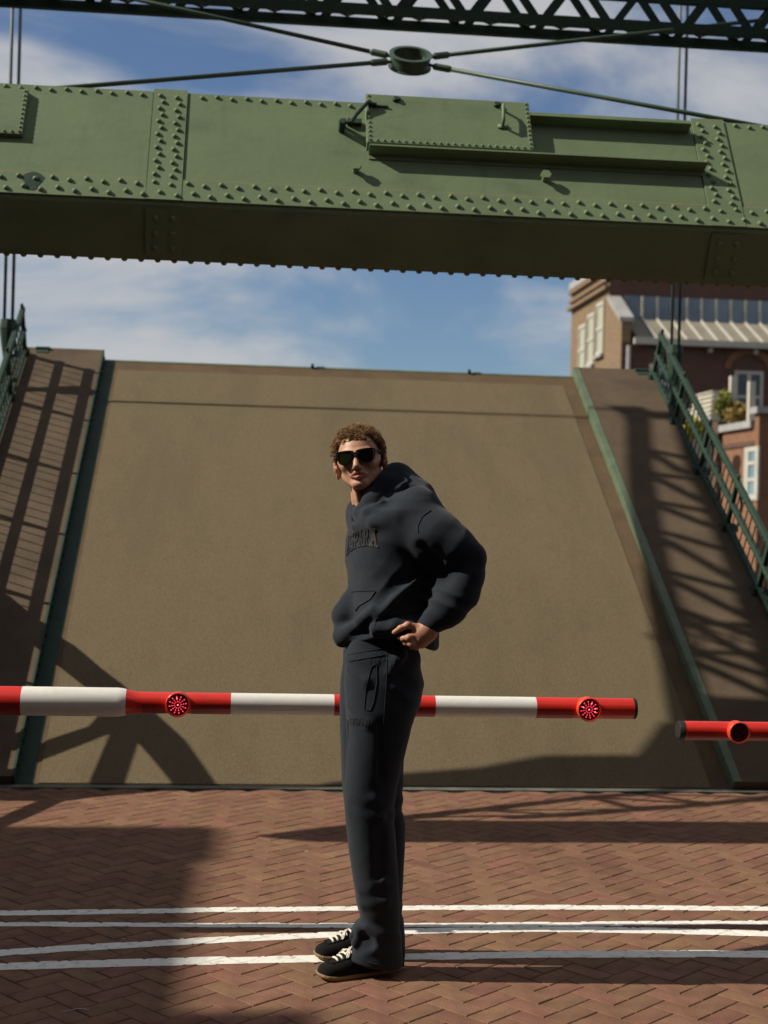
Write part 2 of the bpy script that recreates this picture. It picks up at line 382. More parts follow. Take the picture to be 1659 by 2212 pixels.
b = MB(); lbox(b, -1.2255, -1.128, 0.01, 5.13, -0.02, 0.003); b.build('kerb_shade_strip', M_GREEND, leaf)  # dark strip standing in for the shade beside the left kerb
b = MB(); lbox(b, -1.23, 2.875, 5.14, 5.165, -0.16, 0.004); b.build('end_beam', M_KERB, leaf)
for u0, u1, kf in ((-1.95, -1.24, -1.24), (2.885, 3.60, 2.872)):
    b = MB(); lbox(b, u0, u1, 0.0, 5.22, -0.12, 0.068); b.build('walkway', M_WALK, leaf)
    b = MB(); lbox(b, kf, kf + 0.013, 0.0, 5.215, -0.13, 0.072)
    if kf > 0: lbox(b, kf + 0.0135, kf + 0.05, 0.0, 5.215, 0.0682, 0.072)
    kerb = b.build('kerb_edge', M_KERB if kf > 0 else M_GREEND, leaf)  # shade and sun put into the kerb paint: darker left, paler right
b = MB()
for k in range(52):
    vv = 0.12 + k * 0.098
    p = lp(-1.2265, vv, 0.04); b.tube([p, p + LX * 0.014, p + LX * 0.018], [0.009, 0.009, 0.004], 6)
kb = b.build('kerb_bolt', M_GREEND, leaf); kb['kind'] = 'stuff'
for u in (0.55, 1.93):
    b = MB(); lbox(b, u, u + 0.025, 5.14, 5.18, -0.02, 0.028); lbox(b, u + 0.05, u + 0.12, 5.14, 5.175, -0.02, 0.006)
    b.build('end_stop', M_GREEND, leaf)
# railings
def railing(U, out):
    rl = empty('railing', lp(U, 0.0)); rl.parent = leaf; rl.matrix_parent_inverse = leaf.matrix_basis.inverted()
    posts = [5.08 - 0.8 * k for k in range(7)]
    for vv in posts:
        b = MB(); lbox(b, U - 0.016, U + 0.016, vv - 0.016, vv + 0.016, 0.0, 0.475)
        b.tube([lp(U, vv, 0.47), lp(U, vv, 0.50), lp(U, vv, 0.512), lp(U, vv, 0.53), lp(U, vv, 0.54)], [0.018, 0.009, 0.016, 0.013, 0.003], 8)
        b.tube([lp(U - out * -0.02, vv, 0.44), lp(U + out * 0.075, vv, 0.27), lp(U + out * 0.085, vv, 0.06), lp(U + out * 0.03, vv, 0.02)], 0.009, 6)
        lbox(b, U - 0.05, U + 0.05 + out * 0.03, vv - 0.045, vv + 0.045, 0.068, 0.082)
        lbox(b, U - 0.035, U + 0.035, vv - 0.03, vv + 0.03, 0.082, 0.11)
        b.build('post', M_GREEND, rl)
    for h, th in ((0.11, 0.036), (0.285, 0.036), (0.47, 0.044)):
        b = MB(); lbox(b, U - 0.02, U + 0.02, 0.2, 5.12, h - th / 2, h + th / 2); r_ = b.build('rail', M_GREEND, rl); bevel(r_, 0.006, 2)
    me = None
    for k in range(len(posts) - 1):
        for j in range(1, 8):
            vv = posts[k] - 0.1 * j
            if me is None:
                b = MB(); c0 = np.zeros(3)
                b.tube([LN * 0.12, LN * 0.465], 0.0052, 5); me = bpy.data.meshes.new('baluster'); me.from_pydata(b.v, [], b.f); me.materials.append(M_GREEND)
            o = link('baluster', me, rl, lp(U, vv, 0.0))
    b = MB()
    for k in range(78):
        vv = 0.3 + k * 0.062
        for h in (0.47, 0.285):
            p = lp(U - 0.02 * 1, vv, h); b.tube([p - LX * 0.008, p], [0.004, 0.008], 5)
    rb = b.build('rail_bolt', M_GREEND, rl); rb['kind'] = 'stuff'
    return rl
railing(-1.875, -1); railing(3.57, 1)
for (u, v, s) in ((3.45, 5.18, 1), (-1.78, 5.18, -1)):
    b = MB(); lbox(b, u - 0.01, u + 0.09, v - 0.06, v + 0.04, -0.06, 0.074)
    b.tube([lp(u - 0.02, v + 0.01, 0.074), lp(u + 0.1, v + 0.01, 0.074)], 0.018, 10)
    b.build('end_bracket', M_GREEND, leaf)

# hanger rods
RY = 11.77
for sx, lab in ((at(27, 350, RY)[0], 'pair of slim steel hanger rods at the left side of the raised leaf'), (at(1467, 420, RY)[0], 'pair of slim steel hanger rods in front of the brick building on the right')):
    e = tag(empty('hanger_rods', (sx, RY, 2.5)), lab, 'hanger rods', 'hanger rods of the drawbridge')
    for d in (-0.032, 0.032):
        b = MB(); b.tube([(sx + d, RY, 3.0), (sx + d, RY, 6.9)], 0.0135, 8); b.build('rod', M_ROD, e, True)
    b = MB(); b.tube([(sx, RY, 2.30), (sx, RY, 2.45), (sx, RY, 2.7), (sx, RY, 2.86), (sx, RY, 2.98), (sx, RY, 3.05)], [0.05, 0.05, 0.03, 0.055, 0.07, 0.06], 10); b.build('rod_socket', M_GREEND, e)
    b = MB(); b.box((sx - 0.07, RY - 0.05, 6.85), (sx + 0.07, RY + 0.05, 7.0)); b.build('top_shackle', M_GREEND, e)

# ================================================================== BALANCE FRAME (arms, counterweight, bracing)
XA = -2.06; XC = 0.845
def occ(u, v, h=0.0):                             # point of the side frame whose shadow reaches (u, v) of the leaf
    P = lp(u, v, h); return (P[1], P[2] + (u - XA) / 1.16667)
def occg(x, y): return (y, (x - XA) / 1.16667)
frame = tag(empty('balance_frame', (XC, 8.2, 4.3)), 'green riveted counterweight girder with lattice arms and crossed tie rods overhead', 'bridge beam')
def side_part(name, polys, m, parent, mirror=False, th=0.08):
    b = MB()
    for poly in polys:
        x0 = XA - th / 2 if not mirror else 2 * XC - XA - th / 2
        P = [(x0, y, z) for y, z in poly]; b.prism(P, (th, 0, 0))
    o = b.build(name, m, parent); fix_normals(o); return o
def strip(a, c, w):
    a, c = np.array(a), np.array(c); t = c - a; t = t / np.linalg.norm(t); n_ = np.array([-t[1], t[0]]) * w / 2
    return [tuple(a + n_), tuple(c + n_), tuple(c - n_), tuple(a - n_)]
c1L = [(3.23, 4.36), (3.03, 3.38), (2.91, 2.70), (2.84, 1.97), (2.76, 1.22), (2.67, 0.47), (2.62, 0.05)]
c1R = [(3.38, 4.36), (3.18, 3.38), (3.07, 2.57), (3.0, 2.0), (2.95, 1.22), (2.90, 0.47), (2.86, 0.05)]
chord1 = [occ(u, v, 0.05 if u > 2.88 else 0) for u, v in c1L] + [occ(u, v, 0.05 if u > 2.88 else 0) for u, v in c1R[::-1]]
c2L = [(3.62, 4.36), (3.53, 3.5), (3.52, 2.96), (3.50, 2.35), (3.45, 1.76), (3.42, 1.3), (3.36, 0.6), (3.34, 0.05)]
chord2 = [occ(u, v, 0.05) for u, v in c2L] + [occ(u + 0.2, v, 0.05) for u, v in c2L[::-1]]
front = [occ(3.2, 4.30, .05), occ(3.2, 4.42, .05), occ(3.9, 4.46, .05), occ(3.9, 4.30, .05)]
gus = [occ(2.70, 0.02), occ(2.74, 0.55), occ(2.95, 0.75, .05), occ(3.45, 0.72, .05), occ(3.7, 0.4, .05), occ(3.7, 0.02, .05)]
st = [((3.31, 3.77), (3.51, 3.69)), ((3.28, 3.74), (3.47, 3.43)), ((3.22, 3.41), (3.59, 3.35)), ((3.22, 3.36), (3.52, 3.01)), ((3.17, 3.0), (3.56, 2.88)), ((3.16, 2.94), (3.53, 2.65)), ((3.13, 2.58), (3.52, 2.37)), ((3.08, 2.5), (3.47, 2.01)), ((3.01, 2.09), (3.46, 1.88)), ((2.99, 2.02), (3.44, 1.57)), ((2.96, 1.66), (3.45, 1.34)), ((2.96, 1.56), (3.42, 1.06)), ((2.93, 1.2), (3.4, 0.95)), ((2.93, 1.1), (3.4, 0.72))]
lat = [strip(occ(*a, .05), occ(*c, .05), 0.055) for a, c in st]
upch = [occg(*p) for p in ((0.80, 7.19), (0.87, 7.27), (1.27, 7.47), (1.99, 7.83), (2.28, 7.93), (2.62, 8.06))]
loch = [occg(*p) for p in ((1.40, 7.29), (1.74, 7.36), (2.16, 7.50), (2.60, 7.66), (3.02, 7.85), (3.3, 8.0))]
rear = []
for ch, w in ((upch, 0.075), (loch, 0.08)):
    for a, c in zip(ch[:-1], ch[1:]): rear.append(strip(a, c, w))
for a, c in ((upch[1], loch[1]), (loch[1], upch[2]), (upch[2], loch[2]), (loch[2], upch[3]), (upch[3], loch[3]), (loch[3], upch[4]), (upch[4], loch[4])): rear.append(strip(a, c, 0.03))
pivot = [(8.02, 3.9), (8.0, 4.5), (8.2, 4.75), (8.5, 4.72), (8.55, 4.35), (8.3, 4.0)]
for mir in (False, True):
    side_part('arm_chord', [chord1], M_GREEND, frame, mir)
    side_part('arm_chord', [chord2], M_GREEND, frame, mir, 0.078)
    side_part('arm_end_plate', [front], M_GREEND, frame, mir, 0.07)
    side_part('arm_lattice', lat, M_GREEND, frame, mir, 0.05)
    side_part('rear_arm', rear, M_GREEND, frame, mir, 0.06)
    side_part('pivot_plate', [gus, pivot], M_GREEND, frame, mir, 0.10)
# counterweight box
CA = np.array([0, 6.76, 3.036]); CB = np.array([0, 7.12, 3.612]); CE = (CB - CA) / np.linalg.norm(CB - CA); CN = np.cross([1.0, 0, 0], CE)
CC = np.array([0, 6.84, 2.741])
def cw(x, s, h=0.0): return CA + CE * s + CN * h + LX * x
X0, X1 = -3.12, 4.8
prof = [cw(0, 0.69), cw(0, -0.040, 0.0)]
for k in range(1, 6):                             # rounded lower nose
    a = k / 6.0
    q0, q1, q2 = cw(0, -0.040), cw(0, -0.058, 0.0), cw(0, -0.06) + np.array([0, 0.010, -0.018])
    prof.append((1 - a) ** 2 * q0 + 2 * a * (1 - a) * q1 + a * a * q2)
prof += [CC + np.array([0, -0.004, 0.02]), CC + np.array([0, 0.012, 0]), CC + CE * 0.68 + np.array([0, 0.012, 0])]
b = MB(); b.prism([p + LX * X0 for p in prof], LX * (X1 - X0)); box = b.build('counterweight', M_GREEN, frame); fix_normals(box)
def cwbox(mb, x0, x1, s0, s1, h0, h1): return mb.obox(cw(x0, s0, h0), LX * (x1 - x0), CE * (s1 - s0), CN * (h1 - h0))
def cpart(name, m, *bx, bev=0.0):
    q = MB()
    for a in bx: cwbox(q, *a)
    o = q.build(name, m, box); fix_normals(o)
    if bev: bevel(o, bev, 2)
    return o
SPL = [(-3.0, -2.85), (-0.495, -0.330), (2.23, 2.40)]
for k, (a, c) in enumerate([(-2.85, -0.495), (-0.330, 2.23), (2.40, 4.8)]):
    cpart('face_plate', M_GREEN, (a + 0.004, c - 0.004, 0.09, 0.685, 0.0008, 0.006))
for a, c in SPL: cpart('splice_plate', M_GREEN, (a, c, -0.044, 0.697, 0.0008, 0.013))
for a, c in [(-3.12, -3.0), (-2.85, -0.495), (-0.330, 2.23), (2.40, 4.8)]:
    cpart('flange_strip', M_GREEN, (a + 0.002, c - 0.002, -0.044, 0.088, 0.0008, 0.011))
for a, c in [(-2.85, -0.495), (-0.330, 2.23), (2.40, 4.8)]:
    cpart('rust_streak', M_RUST, (a + 0.004, c - 0.004, 0.0885, 0.096, 0.0012, 0.0068))
for a, c in SPL:
    q = MB(); q0 = cw(0, -0.06) + np.array([0, 0.010, -0.018]); q1 = CC + np.array([0, -0.012, 0.02])
    q.obox(q0 + LX * a + np.array([0, -0.008, 0]), LX * (c - a), q1 - q0, np.array([0, 0.02, 0])); o = q.build('dark_splice', M_GREEN, box); fix_normals(o)
# rivets
rb = MB(); seg = 9
vr = [];
for rr, hh in ((1.0, 0.0), (0.88, 0.48), (0.5, 0.82)):
    for k in range(seg): vr.append((rr * math.cos(2 * math.pi * k / seg), rr * math.sin(2 * math.pi * k / seg), hh))
vr.append((0, 0, 0.92))
fr_ = [(i * seg + k, i * seg + (k + 1) % seg, (i + 1) * seg + (k + 1) % seg, (i + 1) * seg + k) for i in range(2) for k in range(seg)] + [(2 * seg + k, 2 * seg + (k + 1) % seg, 3 * seg) for k in range(seg)]
RIV = bpy.data.meshes.new('rivet'); RIV.from_pydata(vr, [], fr_); RIV.materials.append(M_GREEN); RIV.polygons.foreach_set('use_smooth', [True] * len(RIV.polygons))
cwrot = Matrix(((1, 0, 0), (0, CE[1], CN[1]), (0, CE[2], CN[2]))).to_4x4()
binv = world_of(box).inverted()
rivet_extra = MB(); nriv = 0
def rivet(P, N, r):
    global nriv
    rot = Vector(N).to_track_quat('Z', 'Y').to_matrix().to_4x4()
    mw = Matrix.Translation(Vector(P)) @ rot @ Matrix.Diagonal((r, r, r, 1))
    P2 = np.asarray(P) - CAM; dep = P2 @ FW; px = 829.5 + FD * (P2 @ RT) / dep
    if -20 < px < 1680 and nriv < 300:
        o = bpy.data.objects.new('rivet', RIV); scene.collection.objects.link(o); o.parent = box; o.matrix_parent_inverse = binv; o.matrix_basis = mw; nriv += 1
    else:
        rivet_extra.add([tuple(mw @ Vector(v)) for v in vr], fr_)
def in_spl(x): return any(a - 0.012 < x < c + 0.012 for a, c in SPL)
xs = np.arange(-3.05, 4.75, 0.0785)
for k, x in enumerate(xs):
    z = 0.007 if k % 2 else -0.007
    rivet(cw(x, 0.058 + z, 0.011), CN, 0.0136)
    rivet(cw(x + 0.03, -0.008 + z * 1.2, 0.011), CN, 0.0142)
    rivet(CC + LX * (x + 0.02) + np.array([0, 0.022, 0.004]), (0, 0.25, -1.0), 0.0155)
for k, x in enumerate(np.arange(-3.05, 4.75, 0.0735)):
    if in_spl(x) or 0.53 < x < 2.21 and not (1.4 < x): continue
    if 1.38 < x < 2.21 and k % 2: continue
    rivet(cw(x, 0.660 + (0.005 if k % 2 else -0.005), 0.006), CN, 0.0130)
for a, c in SPL:
    for k in range(13):
        s = 0.105 + k * 0.0445; z = 0.008 if k % 2 else -0.008
        rivet(cw(a + 0.042 + z, s + 0.01, 0.013), CN, 0.0134); rivet(cw(c - 0.042 + z, s, 0.013), CN, 0.0134)
    for t in (0.22, 0.55, 0.85):
        for dx in (0.045, c - a - 0.04):
            q0 = cw(0, -0.06) + np.array([0, 0.010, -0.018]); q1 = CC + np.array([0, -0.012, 0.02]); p = q0 + (q1 - q0) * t + LX * (a + dx) + np.array([0, -0.010, 0])
            rivet(p, (0, -0.93, -0.35), 0.015)
# hatch covers
def hatch(x0, x1, s0, s1, h):
    cpart('hatch_cover', M_GREEN, (x0, x1, s0, s1, 0.004, h), bev=0.003)
    q = [x0 + 0.015, x1 - 0.015]
    for x in q:
        n = int((s1 - s0 - 0.03) / 0.026)
        for k in range(n):
            p = cw(x, s0 + 0.015 + k * (s1 - s0 - 0.03) / (n - 1), h); rot = cwrot
            rivet_extra.add([tuple(Vector(p) + rot.to_3x3() @ (Vector(v) * 0.0072)) for v in vr], fr_)
    n = int((x1 - x0) / 0.034)
    for k in range(n):
        p = cw(x0 + 0.015 + k * (x1 - x0 - 0.03) / (n - 1), s0 + 0.015, h)
        rivet_extra.add([tuple(Vector(p) + cwrot.to_3x3() @ (Vector(v) * 0.0072)) for v in vr], fr_)
hatch(0.550, 1.375, 0.352, 0.69, 0.062)
hatch(-1.62, -1.095, 0.318, 0.626, 0.030)
cpart('hatch_guide', M_GREEN, (1.372, 2.205, 0.596, 0.604, 0.004, 0.066), (1.372, 2.205, 0.604, 0.63, 0.004, 0.012))
cpart('hatch_guide', M_GREEN, (0.56, 2.245, 0.318, 0.327, 0.004, 0.075), (0.56, 2.245, 0.290, 0.318, 0.004, 0.012))
q = MB(); q.tube([cw(1.235, 0.625, 0.062), cw(1.235, 0.622, 0.10), cw(1.232, 0.60, 0.108), cw(1.228, 0.53, 0.108), cw(1.228, 0.51, 0.10), cw(1.228, 0.505, 0.062)], 0.0085, 8)
cwbox(q, 1.205, 1.255, 0.492, 0.515, 0.062, 0.070); q.build('lift_handle', M_GREEN, box, True)
q = MB(); q.tube([cw(0.60, 0.60, 0.075), cw(0.555, 0.60, 0.085), cw(0.50, 0.53, 0.07), cw(0.475, 0.495, 0.05), cw(0.42, 0.492, 0.045)], 0.0105, 8)
q.tube([cw(0.43, 0.475, 0.0), cw(0.43, 0.475, 0.075)], 0.016, 8); q.tube([cw(0.44, 0.505, 0.0), cw(0.44, 0.505, 0.055)], 0.012, 6); cwbox(q, 0.46, 0.53, 0.515, 0.545, 0.006, 0.03); q.build('hatch_latch', M_GREEND, box)
q = MB(); cwbox(q, 0.56, 0.66, 0.596, 0.604, 0.062, 0.072); q.build('hatch_latch', M_GREEND, box)
for x, s in ((0.495, 0.205), (1.425, 0.21)):
    q = MB(); q.tube([cw(x, s, 0), cw(x, s, 0.035)], 0.016, 8); q.tube([cw(x, s, 0.035), cw(x, s, 0.05)], 0.027, 6); q.build('stop_bolt', M_GREEN, box)
for x in (0.705, 1.215):
    q = MB()
    for a in (0.5, 2.07): q.bar(cw(x - 0.022 * math.cos(a), 0.655 - 0.022 * math.sin(a), 0.066), cw(x + 0.022 * math.cos(a), 0.655 + 0.022 * math.sin(a), 0.066), 0.008, 0.008, CN)
    q.tube([cw(x, 0.655, 0.062), cw(x, 0.655, 0.078)], 0.012, 8); q.build('clamp_nut', M_GREEND, box)
q = MB(); q.add([tuple(cw(-1.02 + 0.045 * math.cos(a) * (1 + 0.3 * math.sin(3 * a)), 0.035 + 0.06 * math.sin(a), 0.0125)) for a in np.linspace(0, 6.28, 15)[:-1]], [tuple(range(14))]); q.build('paint_patch', M_GREEND, box)
o = rivet_extra.build('small_rivets', M_GREEN, box, True); o['kind'] = 'stuff'

# crossed tie rods and ring
PN = np.array([0, -0.798, 1.0]); PN /= np.linalg.norm(PN)
ring_c = hit(886, 131, (0, 8.45, 4.30), PN)
ra = LX; rbv = np.cross(PN, LX)
q = MB(); V = []; Fc = []; SG = 40
for (r, h) in ((0.130, -0.045), (0.130, 0.045), (0.138, 0.047), (0.138, 0.036), (0.112, 0.045), (0.112, -0.045), (0.138, -0.036), (0.138, -0.047)): pass
loop = [(0.128, -0.042), (0.138, -0.042), (0.138, -0.034), (0.128, -0.032), (0.128, 0.032), (0.138, 0.034), (0.138, 0.042), (0.110, 0.042), (0.110, -0.042)]
for k in range(SG):
    a = 2 * math.pi * k / SG
    for r, h in loop: V.append(ring_c + (ra * math.cos(a) + rbv * math.sin(a)) * r * 0.93 + PN * h)
nl = len(loop)
for k in range(SG):
    for j in range(nl): Fc.append((k * nl + j, ((k + 1) % SG) * nl + j, ((k + 1) % SG) * nl + (j + 1) % nl, k * nl + (j + 1) % nl))
q.add(V, Fc); o = q.build('tie_ring', M_TIE, frame); fix_normals(o)
for (p0, p1, xe) in (((838, 120), (300, 0), XA), ((838, 133), (170, 187), XA), ((935, 122), (1659, 42), 2 * XC - XA), ((935, 143), (1600, 265), 2 * XC - XA)):
    A_ = hit(*p0, (0, 8.45, 4.30), PN); B_ = hit(*p1, (0, 8.45, 4.30), PN); d = B_ - A_; E_ = A_ + d * ((xe - A_[0]) / d[0])
    dn = (E_ - A_) / np.linalg.norm(E_ - A_)
    s_ = ring_c + dn * 0.09
    q = MB(); q.tube([s_ + (A_ - s_) * 0.0, A_ + dn * 0.02], 0.009, 8); q.tube([A_ + dn * 0.02, E_], 0.0135, 8); o = q.build('tie_rod', M_TIE, frame, True)
    q2 = MB(); q2.tube([A_ - dn * 0.0, A_ + dn * 0.012, A_ + dn * 0.10, A_ + dn * 0.115], [0.012, 0.021, 0.021, 0.013], 8); q2.build('turnbuckle', M_TIE, o)
# lattice cross beam
ZB = 4.735
for yb in (9.0, 9.26):
    q = MB(); q.box((XA + 0.24, yb, ZB), (2 * XC - XA, yb + 0.05, ZB + 0.058)); q.build('lattice_chord', M_GREEND, frame)
    q = MB(); q.box((XA + 0.1, yb + 0.001, ZB + 0.285), (2 * XC - XA, yb + 0.051, ZB + 0.345)); q.build('lattice_chord', M_GREEND, frame)
    xn = -2.10 + 0.02
    xx = at(((935 + 365 * 0.5666) * 0.8848), 36, 9.0)[0] - 0.472 * 8
    k = 0
    while xx < 3.9:
        for sgn in (-1, 1):
            if XA + 0.3 < xx + sgn * 0.236 < 3.8:
                q = MB(); q.bar((xx + sgn * 0.022, yb + 0.012 + 0.012 * (sgn > 0), ZB + 0.03), (xx + sgn * 0.225, yb + 0.012 + 0.012 * (sgn > 0), ZB + 0.31), 0.018, 0.050, (1, 0, 0)); q.build('lattice_bar', M_GREEND, frame)
        xx += 0.472
q = MB()
for k in range(24):
    xa = -2.0 + k * 0.236
    q.bar((xa, 9.05, ZB + 0.062), (xa + 0.236, 9.26, ZB + 0.062), 0.006, 0.022, (1, 0, 0)); q.bar((xa + 0.236, 9.05, ZB + 0.069), (xa, 9.26, ZB + 0.069), 0.006, 0.022, (1, 0, 0))
q.build('cross_lacing', M_GREEND, frame)

# towers
def tower(mir, label):
    t = tag(empty('bridge_tower', ((XA if not mir else 2 * XC - XA), 8.05, 0)), label, 'tower', 'bridge towers')
    archU = [(-1.57, 1.72), (-1.43, 1.61), (-1.25, 1.40), (-1.06, 1.23), (-0.88, 1.02), (-0.73, 0.86), (-0.53, 0.62), (-0.33, 0.37), (-0.15, 0.03), (-0.08, -0.15)]
    archL = [(-1.45, 1.38), (-1.25, 1.21), (-1.10, 1.06), (-0.91, 0.86), (-0.75, 0.65), (-0.57, 0.40), (-0.43, 0.19), (-0.33, 0.03), (-0.27, -0.15)]
    side_part('arched_brace', [[occ(*p) for p in archU] + [occ(*p) for p in archL[::-1]]], M_GREEND, t, mir, 0.07)
    side_part('strut', [[occ(*p) for p in ((-1.25, .23), (-1.07, .36), (-.81, .50), (-.68, .58), (-.58, .52), (-.74, .44), (-.94, .31), (-1.18, .16))]], M_GREEND, t, mir, 0.06)
    side_part('strut', [[occ(*p) for p in ((-.80, -.06), (-.71, .41), (-.68, .6), (-.54, .52), (-.59, .41), (-.66, -.06))]], M_GREEND, t, mir, 0.064)
    side_part('node_plate', [[occ(*p) for p in ((-.84, .49), (-.80, .57), (-.72, .72), (-.50, .58), (-.52, .40), (-.70, .40))]], M_GREEND, t, mir, 0.05)
    side_part('base_plate', [[occ(-2.02, 0.02), occ(-1.28, 0.02), occ(-1.28, 1.15), occ(-1.42, 1.45), occ(-1.55, 1.68), occ(-2.02, 2.0)]], M_GREEND, t, mir, 0.066)
    side_part('rear_strut', [[occg(*p) for p in ((-1.45, 6.6), (-1.30, 6.6), (-1.07, 7.20), (-.94, 7.60), (-.80, 7.9), (-.96, 7.9), (-1.02, 7.62), (-1.15, 7.20))]], M_GREEND, t, mir, 0.058)
    side_part('foot', [[(7.6, 0.0), (7.63, 0.70), occg(-.91, 7.64), occg(-.80, 7.74), occg(-.47, 7.90), occg(-.3, 8.04), (8.05, 0.0)]], M_GREEND, t, mir, 0.072)
    side_part('column', [[(7.90, 0.0), (7.90, 1.3), (8.02, 2.2), (8.05, 2.4), (8.06, 4.4), (8.32, 4.4), (8.30, 3.95), (8.29, 3.5), (8.2, 3.1), (8.14, 2.55), (8.07, 2.2), (8.07, 0)]], M_GREEND, t, mir, 0.09)
tower(False, 'dark green steel bridge tower casting its braced shadow on the left of the leaf')
tower(True, 'dark green steel bridge tower beyond the right edge of the leaf')

# ================================================================== BARRIERS
def lathe_x(mb, xs, rs, y, z, seg=28):
    V = []; 
    for x, r in zip(xs, rs):
        for k in range(seg):
            a = 2 * math.pi * k / seg; V.append((x, y + r * math.cos(a), z + r * math.sin(a)))
    n = len(xs)
    Fc = [(i * seg + k, i * seg + (k + 1) % seg, (i + 1) * seg + (k + 1) % seg, (i + 1) * seg + k) for i in range(n - 1) for k in range(seg)]
    mb.add(V, Fc); mb.add(V[:seg], [tuple(range(seg))[::-1]]); mb.add(V[-seg:], [tuple(range(seg))])
def tape(mb, x0, x1, r, y, z):
    V = []; n = 10
    for x in (x0, x1):
        for k in range(n + 1):
            a = math.radians(182 + 78 * k / n); V.append((x, y + r * math.cos(a), z + r * math.sin(a)))
    mb.add(V, [(k, k + 1, n + 1 + k + 1, n + 1 + k) for k in range(n)])
def lamp(x, y, z, r, parent, lit, side):
    hm = M_HOUS if side else M_RED
    q = MB(); seg = 28; V = []
    loopl = [(0.0, 0.02), (r * 1.0, 0.02), (r * 1.0, -0.052), (r * 0.90, -0.054), (r * 0.88, -0.040), (0.0, -0.040)]
    ring = [(r * 1.0, 0.0), (r * 1.03, -0.047), (r * 0.985, -0.054), (r * 0.91, -0.054), (r * 0.88, -0.041)]
    for k in range(seg):
        a = 2 * math.pi * k / seg
        for rr, d in ring: V.append((x + rr * math.cos(a), y + d, z + rr * math.sin(a)))
    n = len(ring)
    Fc = [(k * n + j, k * n + j + 1, ((k + 1) % seg) * n + j + 1, ((k + 1) % seg) * n + j) for k in range(seg) for j in range(n - 1)]
    q.add(V, Fc); h = q.build('lamp_housing', hm, parent, True); fix_normals(h)
    q = MB(); V = [(x, y - 0.047, z)]
    for rr, d in ((0.3, -0.0465), (0.6, -0.045), (0.9, -0.041)):
        for k in range(seg):
            a = 2 * math.pi * k / seg; V.append((x + r * rr * math.cos(a), y + d, z + r * rr * math.sin(a)))
    Fc = [(0, 1 + k, 1 + (k + 1) % seg) for k in range(seg)] + [(1 + i * seg + k, 1 + (i + 1) * seg + k, 1 + (i + 1) * seg + (k + 1) % seg, 1 + i * seg + (k + 1) % seg) for i in range(2) for k in range(seg)]
    q.add(V, Fc); q.build('lens', M_LENS, h, True)
    q = MB(); q3 = MB()
    for k in range(12):
        a = 2 * math.pi * (k + 0.3) / 12
        for t0, t1, w in ((0.22, 0.34, 0.0011), (0.42, 0.52, 0.0016), (0.62, 0.74, 0.0019)):
            if not lit and (k % 3 or t0 > .4): continue
            p0 = np.array((x + r * t0 * math.cos(a), y - 0.0475, z + r * t0 * math.sin(a))); p1 = np.array((x + r * t1 * math.cos(a), y - 0.0465, z + r * t1 * math.sin(a)))
            q.tube([p0, p1], w, 5)
    q.build('led_spoke', M_LED if lit else M_LEDOFF, h)
    if lit:
        q3.tube([(x, y - 0.0470, z), (x, y - 0.0495, z)], [0.0030, 0.002], 8)
        for k in (0, 2, 5, 11) if side else (3,):
            a = 2 * math.pi * (k + 0.3) / 12; q3.tube([(x + r * .55 * math.cos(a), y - 0.0465, z + r * .55 * math.sin(a)), (x + r * .55 * math.cos(a), y - 0.0485, z + r * .55 * math.sin(a))], 0.0026, 6)
        q3.build('led_core', M_LEDC, h)
BY, BZ = 5.34, 0.84
def bx(px): return at(px, 1520, BY)[0]
boom = tag(empty('barrier_boom', (-2.6, BY, 0)), 'red and white striped barrier boom behind the man with two glowing red lamps', 'barrier')
rt, rn = 0.0535, 0.0395
pieces = [('red_stripe', M_RED, [-2.6, bx(48)], [rt, rt]), ('white_stripe', M_WHITE, [bx(48), bx(255), bx(266), bx(273)], [rt, rt, rt * .96, rt * .90]),
          ('red_stripe', M_RED, [bx(273), bx(282), bx(294), bx(306), bx(499)], [rt * .90, rt * .82, rt * .765, rn, rn]), ('white_stripe', M_WHITE, [bx(499), bx(721)], [rn, rn]),
          ('red_stripe', M_RED, [bx(721), bx(939)], [rn, rn]), ('white_stripe', M_WHITE, [bx(939), bx(1156)], [rn, rn]), ('red_stripe', M_RED, [bx(1156), bx(1366)], [rn, rn]),
          ('end_cap', M_BLACK, [bx(1366), bx(1371), bx(1373)], [rn * 1.01, rn * 1.01, rn * .93])]
def zb(px): return at(px, 1513 + px * 0.01095, BY)[2]
for nm, mm, xs_, rs_ in pieces:
    q = MB(); lathe_x(q, xs_, rs_, BY, BZ); o = q.build(nm, mm, boom); 
    o.data.polygons.foreach_set('use_smooth', [len(p.vertices) == 4 for p in o.data.polygons])
for a, c, r in ((-2.6, bx(46), rt), (bx(308), bx(357), rn), (bx(415), bx(498), rn), (bx(722), bx(938), rn), (bx(1157), bx(1236), rn)):
    q = MB(); tape(q, a, c, r + 0.0008, BY, BZ); q.build('reflective_tape', M_TAPE, boom, True)
lamp(bx(385.5), BY - 0.012, BZ + 0.0005, 0.0445, boom, True, 0)
lamp(bx(1265), BY - 0.012, BZ + 0.002, 0.0445, boom, True, 1)
q = MB(); q.box((-2.9, BY - 0.16, 0), (-2.45, BY + 0.16, 1.05)); q.build('barrier_post', M_WHITE, boom)
boom2 = tag(empty('barrier_boom', (4.2, BY, 0)), 'plain red barrier boom entering from the right with an unlit dark lamp', 'barrier')
BZ2 = at(1560, 1578.5, BY)[2]
def bx2(px): return at(px, 1578, BY)[0]
